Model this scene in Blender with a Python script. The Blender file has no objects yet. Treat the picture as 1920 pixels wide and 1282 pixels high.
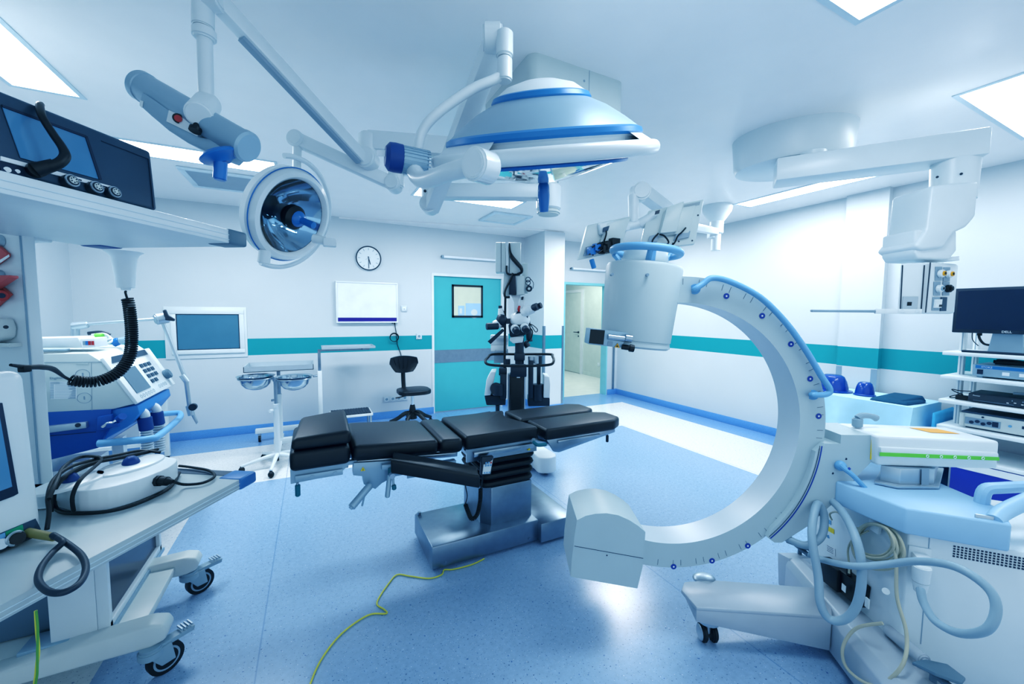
import bpy, bmesh, math, random
from mathutils import Vector, Matrix
random.seed(7)
sc = bpy.context.scene
COL = sc.collection
PI = math.pi
V = Vector

# ------------------------------------------------------------------ camera (14 mm equivalent)
FOC, CX, CY = 746.0, 960.0, 641.0
CAM = V((0, 0, 1.5))
def _ray(px, py): return V(((px-CX)/FOC, -(py-CY)/FOC, -1.0))
Yc = _ray(585, 586).normalized()
Xc = _ray(2450, 598); Xc = (Xc - Xc.dot(Yc)*Yc).normalized()
Zc = Xc.cross(Yc)
ROT = Matrix((Xc, Yc, Zc))                       # camera axes -> room axes
cam_data = bpy.data.cameras.new('camera'); cam = bpy.data.objects.new('camera', cam_data); COL.objects.link(cam)
cam.matrix_world = Matrix.Translation(CAM) @ ROT.to_4x4()
cam_data.sensor_fit = 'HORIZONTAL'; cam_data.sensor_width = 36.0; cam_data.lens = FOC/1920*36
cam_data.clip_start = 0.02
sc.camera = cam
_f = ROT @ V((0, 0, -1)); F = V((_f.x, _f.y, 0)).normalized()
R = V((F.y, -F.x, 0)); Z = V((0, 0, 1)); X = V((1, 0, 0)); Y = V((0, 1, 0))
def W(r, f, z): return R*r + F*f + Z*z           # place by right / forward / height
def PL(px, py, p, n):                            # survey sighting onto a plane
    d = ROT @ _ray(px, py); t = (V(p)-CAM).dot(n)/d.dot(n); return CAM + d*t
def Q(px, py, f): return PL(px, py, F*f, F)
def UZ(px, py, z): return PL(px, py, (0, 0, z), Z)
def UY(px, py, y): return PL(px, py, (0, y, 0), Y)
def UX(px, py, x): return PL(px, py, (x, 0, 0), X)

# ------------------------------------------------------------------ materials
def lin(h):
    h = h.lstrip('#'); out = []
    for i in (0, 2, 4):
        c = int(h[i:i+2], 16)/255
        out.append(c/12.92 if c <= .04045 else ((c+.055)/1.055)**2.4)
    return out
def mat(name, color, rough=.45, metal=0.0, var=.04, scale=6.0, emit=0, coat=0, trans=0, bump=0, bscale=80, ior=1.45, alpha=1):
    m = bpy.data.materials.new(name); m.use_nodes = True
    nt = m.node_tree; b = nt.nodes['Principled BSDF']
    c = lin(color)
    tc = nt.nodes.new('ShaderNodeTexCoord'); nz = nt.nodes.new('ShaderNodeTexNoise'); nz.inputs['Scale'].default_value = scale
    nz.inputs['Detail'].default_value = 3
    nt.links.new(tc.outputs['Object'], nz.inputs['Vector'])
    rp = nt.nodes.new('ShaderNodeValToRGB')
    rp.color_ramp.elements[0].position = .3; rp.color_ramp.elements[1].position = .7
    rp.color_ramp.elements[0].color = [max(0, x*(1-var)) for x in c]+[1]
    rp.color_ramp.elements[1].color = [min(1, x*(1+var)) for x in c]+[1]
    nt.links.new(nz.outputs['Fac'], rp.inputs['Fac']); nt.links.new(rp.outputs['Color'], b.inputs['Base Color'])
    b.inputs['Roughness'].default_value = rough; b.inputs['Metallic'].default_value = metal
    if coat: b.inputs['Coat Weight'].default_value = coat; b.inputs['Coat Roughness'].default_value = .08
    if trans: b.inputs['Transmission Weight'].default_value = trans; b.inputs['IOR'].default_value = ior
    if alpha < 1: b.inputs['Alpha'].default_value = alpha
    if emit: b.inputs['Emission Color'].default_value = c+[1]; b.inputs['Emission Strength'].default_value = emit
    if bump:
        n2 = nt.nodes.new('ShaderNodeTexNoise'); n2.inputs['Scale'].default_value = bscale
        bp = nt.nodes.new('ShaderNodeBump'); bp.inputs['Strength'].default_value = bump; bp.inputs['Distance'].default_value = .004
        nt.links.new(tc.outputs['Object'], n2.inputs['Vector']); nt.links.new(n2.outputs['Fac'], bp.inputs['Height'])
        nt.links.new(bp.outputs['Normal'], b.inputs['Normal'])
    return m

def wall_mat(name, base, teal):
    m = mat(name, base, .55, var=.015, scale=2, bump=.15, bscale=160); nt = m.node_tree; b = nt.nodes['Principled BSDF']
    src = b.inputs['Base Color'].links[0].from_socket
    g = nt.nodes.new('ShaderNodeNewGeometry'); s = nt.nodes.new('ShaderNodeSeparateXYZ'); nt.links.new(g.outputs['Position'], s.inputs[0])
    a = nt.nodes.new('ShaderNodeMath'); a.operation = 'GREATER_THAN'; a.inputs[1].default_value = .972
    c = nt.nodes.new('ShaderNodeMath'); c.operation = 'LESS_THAN'; c.inputs[1].default_value = 1.177
    p = nt.nodes.new('ShaderNodeMath'); p.operation = 'MULTIPLY'
    nt.links.new(s.outputs['Z'], a.inputs[0]); nt.links.new(s.outputs['Z'], c.inputs[0])
    nt.links.new(a.outputs[0], p.inputs[0]); nt.links.new(c.outputs[0], p.inputs[1])
    mx = nt.nodes.new('ShaderNodeMix'); mx.data_type = 'RGBA'
    nt.links.new(p.outputs[0], mx.inputs['Factor']); nt.links.new(src, mx.inputs[6]); mx.inputs[7].default_value = lin(teal)+[1]
    nt.links.new(mx.outputs[2], b.inputs['Base Color'])
    return m

def floor_mat():
    m = bpy.data.materials.new('vinyl_floor'); m.use_nodes = True; nt = m.node_tree; b = nt.nodes['Principled BSDF']
    N = nt.nodes.new; L = nt.links.new
    g = N('ShaderNodeNewGeometry'); s = N('ShaderNodeSeparateXYZ'); L(g.outputs['Position'], s.inputs[0])
    def mth(op, a, bb, c=None):
        n = N('ShaderNodeMath'); n.operation = op
        for i, v in enumerate((a, bb) if c is None else (a, bb, c)):
            if isinstance(v, (int, float)): n.inputs[i].default_value = v
            else: L(v, n.inputs[i])
        return n.outputs[0]
    x, y = s.outputs['X'], s.outputs['Y']
    def rect(x0, x1, y1):
        return mth('MULTIPLY', mth('MULTIPLY', mth('GREATER_THAN', x, x0), mth('LESS_THAN', x, x1)), mth('LESS_THAN', y, y1))
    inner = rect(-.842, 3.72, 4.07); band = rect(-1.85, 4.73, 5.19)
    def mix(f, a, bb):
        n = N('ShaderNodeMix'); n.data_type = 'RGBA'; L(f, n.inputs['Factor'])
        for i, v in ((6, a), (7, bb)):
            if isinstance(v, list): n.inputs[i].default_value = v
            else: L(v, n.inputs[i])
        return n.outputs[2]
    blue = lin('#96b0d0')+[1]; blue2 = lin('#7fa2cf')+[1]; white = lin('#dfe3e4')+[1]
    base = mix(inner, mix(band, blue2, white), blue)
    # speckle
    for sca, thr, colr in ((230, .70, '#1f3a68'), (260, .72, '#dfe9f5'), (120, .74, '#2d5596')):
        nz = N('ShaderNodeTexNoise'); nz.inputs['Scale'].default_value = sca*.55; nz.inputs['Detail'].default_value = 1
        off = N('ShaderNodeVectorMath'); off.operation = 'ADD'; off.inputs[1].default_value = (sca, sca*2, 0)
        L(g.outputs['Position'], off.inputs[0]); L(off.outputs[0], nz.inputs['Vector'])
        base = mix(mth('MULTIPLY', mth('GREATER_THAN', nz.outputs['Fac'], thr), .75), base, lin(colr)+[1])
    # cloudy variation
    nz = N('ShaderNodeTexNoise'); nz.inputs['Scale'].default_value = 45; nz.inputs['Detail'].default_value = 4; L(g.outputs['Position'], nz.inputs['Vector'])
    hs = N('ShaderNodeHueSaturation'); L(base, hs.inputs['Color']); L(mth('MULTIPLY_ADD', nz.outputs['Fac'], .35, .83), hs.inputs['Value']); base = hs.outputs[0]
    # welded sheet seams every two metres
    sx = mth('ABSOLUTE', mth('SUBTRACT', mth('MODULO', mth('ADD', x, 20.25), 2.0), 0.0), 0)
    base = mix(mth('MULTIPLY', mth('LESS_THAN', sx, .006), .45), base, lin('#4d76ab')+[1])
    L(base, b.inputs['Base Color'])
    b.inputs['Roughness'].default_value = .24; b.inputs['IOR'].default_value = 1.75
    return m

M = {}
def mm(k, *a, **kw): M[k] = mat(k, *a, **kw)
WALL = '#ccd5db'; TEAL = '#12959f'
M['wall'] = wall_mat('painted_wall', WALL, TEAL)
M['floor'] = floor_mat()
mm('ceiling', '#f5f6f7', .3, var=.01)
mm('skirting', '#6597d6', .5, var=.08, scale=120)
mm('plain_wall', '#dbe2e6', .6)
mm('corridor_wall', '#cdd8d2', .6)
mm('corridor_floor', '#d6dcd6', .4)
mm('panel_light', '#f4faff', .5, emit=7)
mm('panel_frame', '#d3e2ec', .4)
mm('white', '#dbe5ea', .32, var=.02)
mm('white_gloss', '#e3ecf0', .18, var=.015, coat=.3)
mm('cream', '#c9d5d6', .35, var=.02)
mm('ivory', '#ced7d6', .35)
mm('carm', '#b4c4ca', .42, var=.02)
mm('carm_inner', '#c3d0da', .3, var=.02)
mm('grey', '#8fa3b4', .4)
mm('grey_silver', '#9db6c8', .38, metal=.35)
mm('dark_grey', '#31485c', .5)
mm('charcoal', '#1d2b3a', .45)
mm('black', '#0a0f16', .45)
mm('black_rubber', '#0b1119', .55)
mm('leather', '#070d18', .42, var=.12, scale=30, bump=.12, bscale=220)
mm('steel', '#a9b7c3', .28, metal=1, var=.05, scale=14)
mm('brushed', '#8e9dab', .36, metal=1, var=.06, scale=20)
mm('alu', '#b7c4ce', .4, metal=.8)
mm('chrome', '#d5dde4', .1, metal=1)
mm('blue_plastic', '#2471bd', .35, coat=.2)
mm('blue_band', '#2f7cc0', .35)
mm('pale_blue', '#79acd9', .4)
mm('sky_blue', '#a6c8e6', .42)
mm('royal_blue', '#0d2aa0', .5)
mm('navy', '#123f80', .45)
mm('machine_blue', '#15519f', .42)
mm('machine_blue_light', '#3b84cf', .42)
mm('teal_door', '#4fb0b8', .42, var=.02)
mm('teal_dark', '#0f6a78', .4)
mm('green', '#73d13c', .4)
mm('mint', '#1f9a6e', .4)
mm('yellow', '#e8d22e', .45)
mm('amber', '#d9a21c', .45)
mm('red', '#b02a2e', .4)
mm('teal_light', '#8fd0d8', .4)
mm('worktop', '#b3bfc2', .36)
mm('chassis_grey', '#b4bec8', .36, metal=.1)
mm('brass', '#8d8350', .45)
mm('bumper', '#3b74b4', .4)
mm('tray_steel', '#c3ced6', .38, metal=.6)
mm('basin_steel', '#a3b3c1', .16, metal=1)
mm('plate', '#c4d1da', .4)
mm('red_soft', '#c25a58', .45)
mm('screen', '#5d8cb4', .12)
mm('screen_dark', '#10233c', .22)
mm('screen_hatch', '#4f7c96', .18)
mm('glass', '#e8f4ff', .03, trans=1, ior=1.3)
mm('clear', '#e9f4fb', .05, trans=.9, ior=1.2)
mm('mirror', '#bcd3e6', .08, metal=1)
mm('lightbox', '#e6eef7', .35)
mm('purple', '#2c1486', .45)
mm('drape', '#58b4e8', .8, var=.1, scale=5)
mm('drape_light', '#b4dcf1', .8, var=.08, scale=5)
mm('cloth_teal', '#144a68', .85, var=.12)
mm('bowl_blue', '#0e3f9c', .25, coat=.3)
mm('hose', '#93a9b8', .42)
mm('hose_dark', '#5e7688', .45)
mm('cable_beige', '#b7b6a0', .5)
mm('cable_yellow', '#cfd04a', .5)
mm('cable_green', '#5f9a3e', .5)
mm('ink', '#1a2c44', .6)
mm('ink_white', '#e8f0f6', .6)
mm('ink_blue', '#1c3f9e', .5)
mm('window_view', '#c6cfbd', .5, emit=.08)
mm('grille', '#2a3542', .5)
mm('beige_floor', '#d6d7cf', .4)

# ------------------------------------------------------------------ mesh builder
def catmull(pts, n=8, closed=False):
    pts = [V(p) for p in pts]; out = []; N = len(pts)
    if N < 3: return pts
    rng = range(N if closed else N-1)
    for i in rng:
        if closed: p0, p1, p2, p3 = pts[i-1], pts[i], pts[(i+1) % N], pts[(i+2) % N]
        else: p0, p1, p2, p3 = pts[max(i-1, 0)], pts[i], pts[i+1], pts[min(i+2, N-1)]
        for k in range(n):
            t = k/n
            out.append(.5*((2*p1)+(p2-p0)*t+(2*p0-5*p1+4*p2-p3)*t*t+(3*p1-p0-3*p2+p3)*t**3))
    if not closed: out.append(pts[-1])
    return out
def frame(n, hint=None):
    n = V(n).normalized()
    h = V(hint) if hint is not None else (Z if abs(n.z) < .9 else X)
    u = (h - h.dot(n)*n)
    if u.length < 1e-6: u = n.orthogonal()
    u.normalize(); return u, n.cross(u).normalized(), n

class MB:
    def __init__(s): s.bm = bmesh.new()
    def _merge(s, tb, m):
        mp = {}
        for v in tb.verts: mp[v] = s.bm.verts.new(v.co)
        for f in tb.faces:
            try:
                nf = s.bm.faces.new([mp[v] for v in f.verts]); nf.material_index = m if m is not None else f.material_index
            except ValueError: pass
        tb.free(); return s
    def raw(s, verts, faces, m=0, bevel=0, seg=2):
        tb = bmesh.new(); vs = [tb.verts.new(V(v)) for v in verts]
        for f in faces: tb.faces.new([vs[i] for i in f])
        bmesh.ops.recalc_face_normals(tb, faces=tb.faces)
        if bevel:
            try: bmesh.ops.bevel(tb, geom=list(tb.edges), offset=bevel, segments=seg, affect='EDGES', clamp_overlap=True, profile=.5)
            except Exception: pass
        return s._merge(tb, m)
    def hexa(s, p, m=0, bevel=0, seg=2):       # p: four of one side, then the four opposite
        return s.raw(p, [(0, 1, 2, 3), (7, 6, 5, 4), (0, 4, 5, 1), (1, 5, 6, 2), (2, 6, 7, 3), (3, 7, 4, 0)], m, bevel, seg)
    def box(s, c, size, ax=(X, Y, Z), m=0, bevel=0, seg=2):
        c = V(c); a, b, d = [V(ax[i]).normalized()*size[i]/2 for i in range(3)]
        return s.hexa([c-a-b-d, c+a-b-d, c+a+b-d, c-a+b-d, c-a-b+d, c+a-b+d, c+a+b+d, c-a+b+d], m, bevel, seg)
    def mm(s, x0, x1, y0, y1, z0, z1, m=0, bevel=0, seg=2):
        return s.box(((x0+x1)/2, (y0+y1)/2, (z0+z1)/2), (abs(x1-x0), abs(y1-y0), abs(z1-z0)), m=m, bevel=bevel, seg=seg)
    def prism(s, pts, ext, m=0, bevel=0, seg=2):
        n = len(pts); ext = V(ext); vs = [V(p) for p in pts]+[V(p)+ext for p in pts]
        return s.raw(vs, [tuple(range(n)), tuple(range(2*n-1, n-1, -1))]+[(i, (i+1) % n, n+(i+1) % n, n+i) for i in range(n)], m, bevel, seg)
    def quad(s, a, b, c, d, m=0): return s.raw([a, b, c, d], [(0, 1, 2, 3)], m)
    def cyl(s, p0, p1, r0, r1=None, seg=24, m=0, bevel=0):
        p0, p1 = V(p0), V(p1); r1 = r0 if r1 is None else r1; u, w, n = frame(p1-p0); vs = []
        for p, r in ((p0, r0), (p1, r1)):
            for i in range(seg):
                a = 2*PI*i/seg; vs.append(p+(u*math.cos(a)+w*math.sin(a))*r)
        fs = [(i, (i+1) % seg, seg+(i+1) % seg, seg+i) for i in range(seg)]+[tuple(range(seg-1, -1, -1)), tuple(range(seg, 2*seg))]
        if bevel:
            tb = bmesh.new(); bv = [tb.verts.new(v) for v in vs]
            for f in fs: tb.faces.new([bv[i] for i in f])
            es = [e for e in tb.edges if any(len(f.verts) > 4 for f in e.link_faces)]
            bmesh.ops.bevel(tb, geom=es, offset=bevel, segments=3, affect='EDGES', clamp_overlap=True)
            return s._merge(tb, m)
        return s.raw(vs, fs, m)
    def tube(s, pts, r, seg=10, m=0, smooth=0, closed=False, flat=None):
        if smooth: pts = catmull(pts, smooth, closed)
        pts = [V(p) for p in pts]; n = len(pts); rs = r if isinstance(r, (list, tuple)) else None
        vs = []; pu = None
        for i, p in enumerate(pts):
            if closed: t = pts[(i+1) % n]-pts[i-1]
            else: t = pts[min(i+1, n-1)]-pts[max(i-1, 0)]
            if t.length < 1e-9: t = V((0, 0, 1))
            t.normalize()
            if pu is None: u = frame(t)[0]
            else:
                u = pu - pu.dot(t)*t
                if u.length < 1e-6: u = frame(t)[0]
                u.normalize()
            pu = u; w = t.cross(u)
            if rs: k = i/(max(n-1, 1))*(len(rs)-1); j = min(int(k), len(rs)-2); rr = rs[j]+(rs[j+1]-rs[j])*(k-j)
            else: rr = r
            for q in range(seg):
                a = 2*PI*q/seg; vs.append(p+(u*math.cos(a)+w*math.sin(a))*rr)
        fs = []
        for i in range(n if closed else n-1):
            j = (i+1) % n
            for q in range(seg): fs.append((i*seg+q, i*seg+(q+1) % seg, j*seg+(q+1) % seg, j*seg+q))
        if not closed: fs += [tuple(range(seg-1, -1, -1)), tuple(range((n-1)*seg, n*seg))]
        tb = bmesh.new(); bv = [tb.verts.new(v) for v in vs]
        for f in fs:
            try: tb.faces.new([bv[i] for i in f])
            except ValueError: pass
        bmesh.ops.recalc_face_normals(tb, faces=tb.faces)
        return s._merge(tb, m)
    def lathe(s, prof, c, axis=Z, seg=40, m=0, sx=1, sy=1, hint=None, ms=None, a0=0, a1=2*PI):
        u, w, n = frame(axis, hint); c = V(c); full = abs(a1-a0-2*PI) < 1e-6; k = seg if full else seg+1
        tb = bmesh.new(); rows = []
        for r, h in prof:
            if r < 1e-6: rows.append([tb.verts.new(c+n*h)])
            else: rows.append([tb.verts.new(c+n*h+(u*math.cos(a0+(a1-a0)*i/seg)*sx+w*math.sin(a0+(a1-a0)*i/seg)*sy)*r) for i in range(k)])
        for j in range(len(rows)-1):
            A, B = rows[j], rows[j+1]; mi = ms[j] if ms else m
            for i in range(seg):
                a, b = i % k, (i+1) % k
                if len(A) == 1 and len(B) == 1: continue
                if len(A) == 1: f = tb.faces.new((A[0], B[b], B[a]))
                elif len(B) == 1: f = tb.faces.new((A[a], A[b], B[0]))
                else: f = tb.faces.new((A[a], A[b], B[b], B[a]))
                f.material_index = mi
        bmesh.ops.recalc_face_normals(tb, faces=tb.faces)
        return s._merge(tb, None)
    def ell(s, c, rx, ry, rz, ax=(X, Y, Z), m=0, seg=24, rings=12):
        c = V(c); a, b, d = V(ax[0])*rx, V(ax[1])*ry, V(ax[2])*rz; tb = bmesh.new(); rows = []
        for j in range(rings+1):
            t = PI*j/rings
            if j in (0, rings): rows.append([tb.verts.new(c+d*math.cos(t))])
            else: rows.append([tb.verts.new(c+d*math.cos(t)+(a*math.cos(2*PI*i/seg)+b*math.sin(2*PI*i/seg))*math.sin(t)) for i in range(seg)])
        for j in range(rings):
            A, B = rows[j], rows[j+1]
            for i in range(seg):
                k = (i+1) % seg
                if len(A) == 1: tb.faces.new((A[0], B[i], B[k]))
                elif len(B) == 1: tb.faces.new((A[k], A[i], B[0]))
                else: tb.faces.new((A[i], B[i], B[k], A[k]))
        bmesh.ops.recalc_face_normals(tb, faces=tb.faces)
        return s._merge(tb, m)
    def torus(s, c, axis, Rr, r, seg=48, rs=12, m=0, sx=1, sy=1, hint=None):
        u, w, n = frame(axis, hint); c = V(c)
        return s.tube([c+(u*math.cos(2*PI*i/seg)*sx+w*math.sin(2*PI*i/seg)*sy)*Rr for i in range(seg)], r, rs, m, closed=True)
    def arcband(s, c, u, w, n, r0, r1, a0, a1, d0, d1, seg=64, m=0, mi=None, mo=None):
        """block swept along an arc; d0..d1 along n; mi/mo material of the inner/outer curved faces"""
        tb = bmesh.new(); rows = []
        for i in range(seg+1):
            a = a0+(a1-a0)*i/seg; e = u*math.cos(a)+w*math.sin(a)
            rows.append([tb.verts.new(V(c)+e*r+n*d) for r, d in ((r0, d0), (r1, d0), (r1, d1), (r0, d1))])
        for i in range(seg):
            A, B = rows[i], rows[i+1]
            for k, mt in ((0, m), (1, m if mo is None else mo), (2, m), (3, m if mi is None else mi)):
                f = tb.faces.new((A[k], A[(k+1) % 4], B[(k+1) % 4], B[k])); f.material_index = mt
        tb.faces.new(rows[0]).material_index = m; tb.faces.new(rows[-1][::-1]).material_index = m
        bmesh.ops.recalc_face_normals(tb, faces=tb.faces)
        return s._merge(tb, None)
    def text(s, body, origin, right, up, size, m=0, thick=.0008, align='LEFT'):
        cu = bpy.data.curves.new('t', 'FONT'); cu.body = body; cu.size = size; cu.align_x = align; cu.extrude = thick; cu.resolution_u = 2
        ob = bpy.data.objects.new('t', cu); COL.objects.link(ob)
        dg = bpy.context.evaluated_depsgraph_get(); me = ob.evaluated_get(dg).to_mesh()
        r_, u_ = V(right).normalized(), V(up); u_ = (u_-u_.dot(r_)*r_).normalized(); n_ = r_.cross(u_)
        tb = bmesh.new(); tb.from_mesh(me)
        for v in tb.verts: v.co = V(origin)+r_*v.co.x+u_*v.co.y+n_*v.co.z
        ob.evaluated_get(dg).to_mesh_clear(); bpy.data.objects.remove(ob); bpy.data.curves.remove(cu)
        return s._merge(tb, m)

ORG = {}
def _link(mb, name, mats, origin, angle=35):
    me = bpy.data.meshes.new(name)
    bmesh.ops.translate(mb.bm, verts=mb.bm.verts, vec=-V(origin))
    for f in mb.bm.faces: f.smooth = True
    mb.bm.to_mesh(me); mb.bm.free()
    try: me.set_sharp_from_angle(angle=math.radians(angle))
    except Exception: pass
    for k in (mats if isinstance(mats, (list, tuple)) else [mats]): me.materials.append(M[k])
    o = bpy.data.objects.new(name, me); COL.objects.link(o); return o
def thing(name, label, cat, org, group=None):
    o = bpy.data.objects.new(name, None); COL.objects.link(o); o.location = V(org); o.empty_display_size = .1
    o['label'] = label; o['category'] = cat
    if group: o['group'] = group
    ORG[o] = V(org); return o
def part(name, mb, mats, par, label=None, angle=35):
    o = _link(mb, name, mats, ORG[par], angle); o.parent = par; ORG[o] = ORG[par]
    if label: o['label'] = label
    return o
def solo(name, mb, mats, label=None, cat=None, group=None, kind=None, angle=35):
    co = [v.co for v in mb.bm.verts]; mn = [min(c[i] for c in co) for i in range(3)]; mx = [max(c[i] for c in co) for i in range(3)]
    org = V(((mn[0]+mx[0])/2, (mn[1]+mx[1])/2, mn[2]))
    o = _link(mb, name, mats, org, angle); o.location = org; ORG[o] = org
    if label: o['label'] = label
    if cat: o['category'] = cat
    if group: o['group'] = group
    if kind: o['kind'] = kind
    return o
def dup(root, loc, label=None, group=None):
    r = root.copy(); COL.objects.link(r); r.location = V(loc)
    if label: r['label'] = label
    if group: r['group'] = group
    for ch in list(root.children):
        c = ch.copy(); COL.objects.link(c); c.parent = r
        for g in list(ch.children):
            d = g.copy(); COL.objects.link(d); d.parent = c
    return r
def rounded(w, h, r, n=6):                        # rounded rectangle outline (2D, centred)
    out = []
    for cx, cy, a in ((w/2-r, h/2-r, 0), (-w/2+r, h/2-r, PI/2), (-w/2+r, -h/2+r, PI), (w/2-r, -h/2+r, 3*PI/2)):
        for i in range(n+1):
            t = a+PI/2*i/n; out.append((cx+r*math.cos(t), cy+r*math.sin(t)))
    return out

# ------------------------------------------------------------------ the room
H = 2.76; XL, XR, YB, YN = -2.24, 5.13, 5.8, -1.2
def struct(name, mb, mats, angle=35): return solo(name, mb, mats, kind='structure', angle=angle)
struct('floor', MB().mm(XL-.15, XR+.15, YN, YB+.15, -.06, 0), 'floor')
struct('ceiling', MB().mm(XL-.15, XR+.15, YN, YB+.15, H, H+.08), 'ceiling')
struct('wall_left', MB().mm(XL-.15, XL, YN, YB+.15, 0, H), 'wall')
b = MB()                                          # back wall around the two door openings and the hatch
D1, D2, DH = (1.61, 2.72), (3.93, 4.88), 2.065
b.mm(XL, D1[0], YB, YB+.15, 0, H); b.mm(D1[1], D2[0], YB, YB+.15, 0, H); b.mm(D2[1], XR, YB, YB+.15, 0, H)
b.mm(D1[0], D1[1], YB, YB+.15, DH, H); b.mm(D2[0], D2[1], YB, YB+.15, 2.035, H)
struct('wall_back', b, 'wall')
PX0, PX1, PY = 3.13, 3.49, 5.17                  # pier between the doors
struct('wall_pier', MB().mm(PX0, PX1, PY, YB, 0, H-.02), 'wall')
RP0, RP1, RPX = 1.90, 2.25, 5.06                 # shallow pier in the right wall
struct('wall_right', MB().mm(XR, XR+.15, YN, YB+.15, 0, H), 'wall')
struct('wall_right_pier', MB().mm(RPX, XR, RP0, RP1, 0, H), 'wall')
b = MB(); b.prism([(.35, YB, H-.02), (PX0, PY+.02, H-.02), (PX1, PY+.02, H-.02), (PX1, YB, H-.02)], (0, 0, .019))
struct('ceiling_soffit', b, 'ceiling')
# skirtings
def skirt(name, segs):
    b = MB()
    for x0, x1, y0, y1 in segs: b.mm(x0, x1, y0, y1, 0, .1, bevel=.004)
    struct(name, b, 'skirting')
skirt('baseboard_back', [(XL, D1[0]-.01, YB-.012, YB), (D1[1]+.02, PX0, YB-.012, YB), (D2[1]+.03, XR, YB-.012, YB)])
skirt('baseboard_left', [(XL, XL+.012, YN, YB)])
skirt('baseboard_right', [(XR-.012, XR, YN, RP0), (XR-.012, XR, RP1, YB-.012), (RPX-.012, RPX, RP0-.012, RP1)])
skirt('baseboard_pier', [(PX0-.012, PX1+.012, PY-.012, PY), (PX0-.012, PX0, PY, YB-.012)])
# stainless corner guards
b = MB()
for x, y in ((PX0, PY), (PX1, PY)):
    sx = -1 if x == PX0 else 1
    b.mm(x-sx*.03, x+sx*.004, y-.004, y, .1, 1.32); b.mm(x, x+sx*.004, y, y+.03, .1, 1.32)
struct('trim_1', b, 'brushed')
b = MB(); b.mm(5.02, 5.06, YB-.02, YB-.012, .1, 1.3); struct('trim_2', b, 'brushed')
b = MB(); b.mm(RPX-.004, RPX, RP0, RP0+.05, .1, .965); b.mm(RPX-.004, RPX, RP1-.05, RP1, .1, .965); struct('trim_3', b, 'grey')

# door 1: teal sliding leaf with window and steel kick band
b = MB(); b.mm(D1[0]+.005, D1[1]-.005, YB+.03, YB+.08, .012, DH-.01); d1 = solo('door_1', b, 'teal_door', kind='structure')
b = MB()
wx0, wx1, wz0, wz1 = 1.90, 2.405, 1.44, 1.94
for a in ((wx0, wx1, wz0, wz0+.03), (wx0, wx1, wz1-.03, wz1), (wx0, wx0+.03, wz0, wz1), (wx1-.03, wx1, wz0, wz1)):
    b.mm(a[0], a[1], YB+.018, YB+.03, a[2], a[3])
wf = part('window_frame', b, 'black', d1)
b = MB(); b.mm(wx0+.03, wx1-.03, YB+.024, YB+.03, wz0+.03, wz1-.03)
part('pane', b, 'window_view', wf)
b = MB(); b.mm(2.0, 2.10, YB+.021, YB+.024, 1.47, 1.62, m=0); b.mm(2.12, 2.372, YB+.0215, YB+.024, 1.47, 1.66, m=0); b.ell((2.26, YB+.024, 1.52), .1, .003, .09, m=1); b.mm(2.02, 2.06, YB+.02, YB+.022, 1.5, 1.58, m=1)
part('view_beyond', b, ['sky_blue', 'ivory'], wf)
b = MB(); b.mm(D1[0]+.006, D1[1]-.006, YB+.026, YB+.031, .755, .95); part('kick_band', b, 'brushed', d1)
b = MB()
b.mm(D1[0]-.03, D1[0]+.005, YB-.006, YB+.1, 0, DH+.03); b.mm(D1[1]-.005, D1[1]+.12, YB-.006, YB+.1, 0, DH+.03); b.mm(D1[0]+.005, D1[1]-.005, YB-.006, YB+.1, DH-.01, DH+.03)
struct('trim_4', b, 'plain_wall')
# door 2: open doorway and the corridor beyond
b = MB()
b.mm(D2[1]-.012, D2[1]+.012, YB-.008, YB+.15, 0, 2.06); b.mm(D2[0]-.03, D2[0]+.012, YB-.008, YB+.15, 0, 2.06); b.mm(D2[0]+.012, D2[1]-.012, YB-.008, YB+.15, 2.02, 2.06)
struct('trim_5', b, 'teal_light')
struct('corridor_floor', MB().mm(3.0, 8.2, YB+.15, 10.2, -.06, 0), 'corridor_floor')
struct('corridor_ceiling', MB().mm(3.0, 8.2, YB+.15, 10.2, 2.6, 2.68), 'plain_wall')
struct('corridor_wall_right', MB().mm(6.05, 6.2, YB+.15, 10.2, 0, 2.6), 'corridor_wall')
struct('corridor_wall_back', MB().mm(3.0, 6.05, 10.05, 10.2, 0, 2.6), 'corridor_wall')
struct('corridor_wall_left', MB().mm(3.0, 3.1, YB+.15, 10.05, 0, 2.6), 'corridor_wall')
struct('baseboard_corridor', MB().mm(6.038, 6.05, YB+.15, 8.05, 0, .09), 'corridor_wall')
b = MB(); b.mm(6.02, 6.05, 8.15, 9.05, .012, 2.05); d2 = solo('door_2', b, 'corridor_wall', kind='structure')
b = MB(); b.mm(6.005, 6.05, 8.08, 8.15, 0, 2.12); b.mm(6.005, 6.05, 9.05, 9.12, 0, 2.12); b.mm(6.005, 6.05, 8.15, 9.05, 2.05, 2.12); part('door_frame', b, 'plain_wall', d2)
b = MB(); b.cyl((6.02, 8.24, 1.05), (5.96, 8.24, 1.05), .012); b.tube([(5.965, 8.24, 1.05), (5.965, 8.38, 1.05)], .01); b.cyl((6.02, 8.24, .95), (6.01, 8.24, .95), .02); b.cyl((6.02, 8.24, 1.05), (6.01, 8.24, 1.05), .026)
part('door_handle', b, 'charcoal', d2)
solo('wall_socket', MB().mm(6.04, 6.05, 7.42, 7.5, .28, .36, bevel=.003), 'white', 'white double wall socket low on the corridor wall beyond the open doorway', 'socket')
struct('corridor_lamp', MB().mm(4.3, 5.5, 7.2, 7.5, 2.592, 2.599), 'panel_light')

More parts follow.
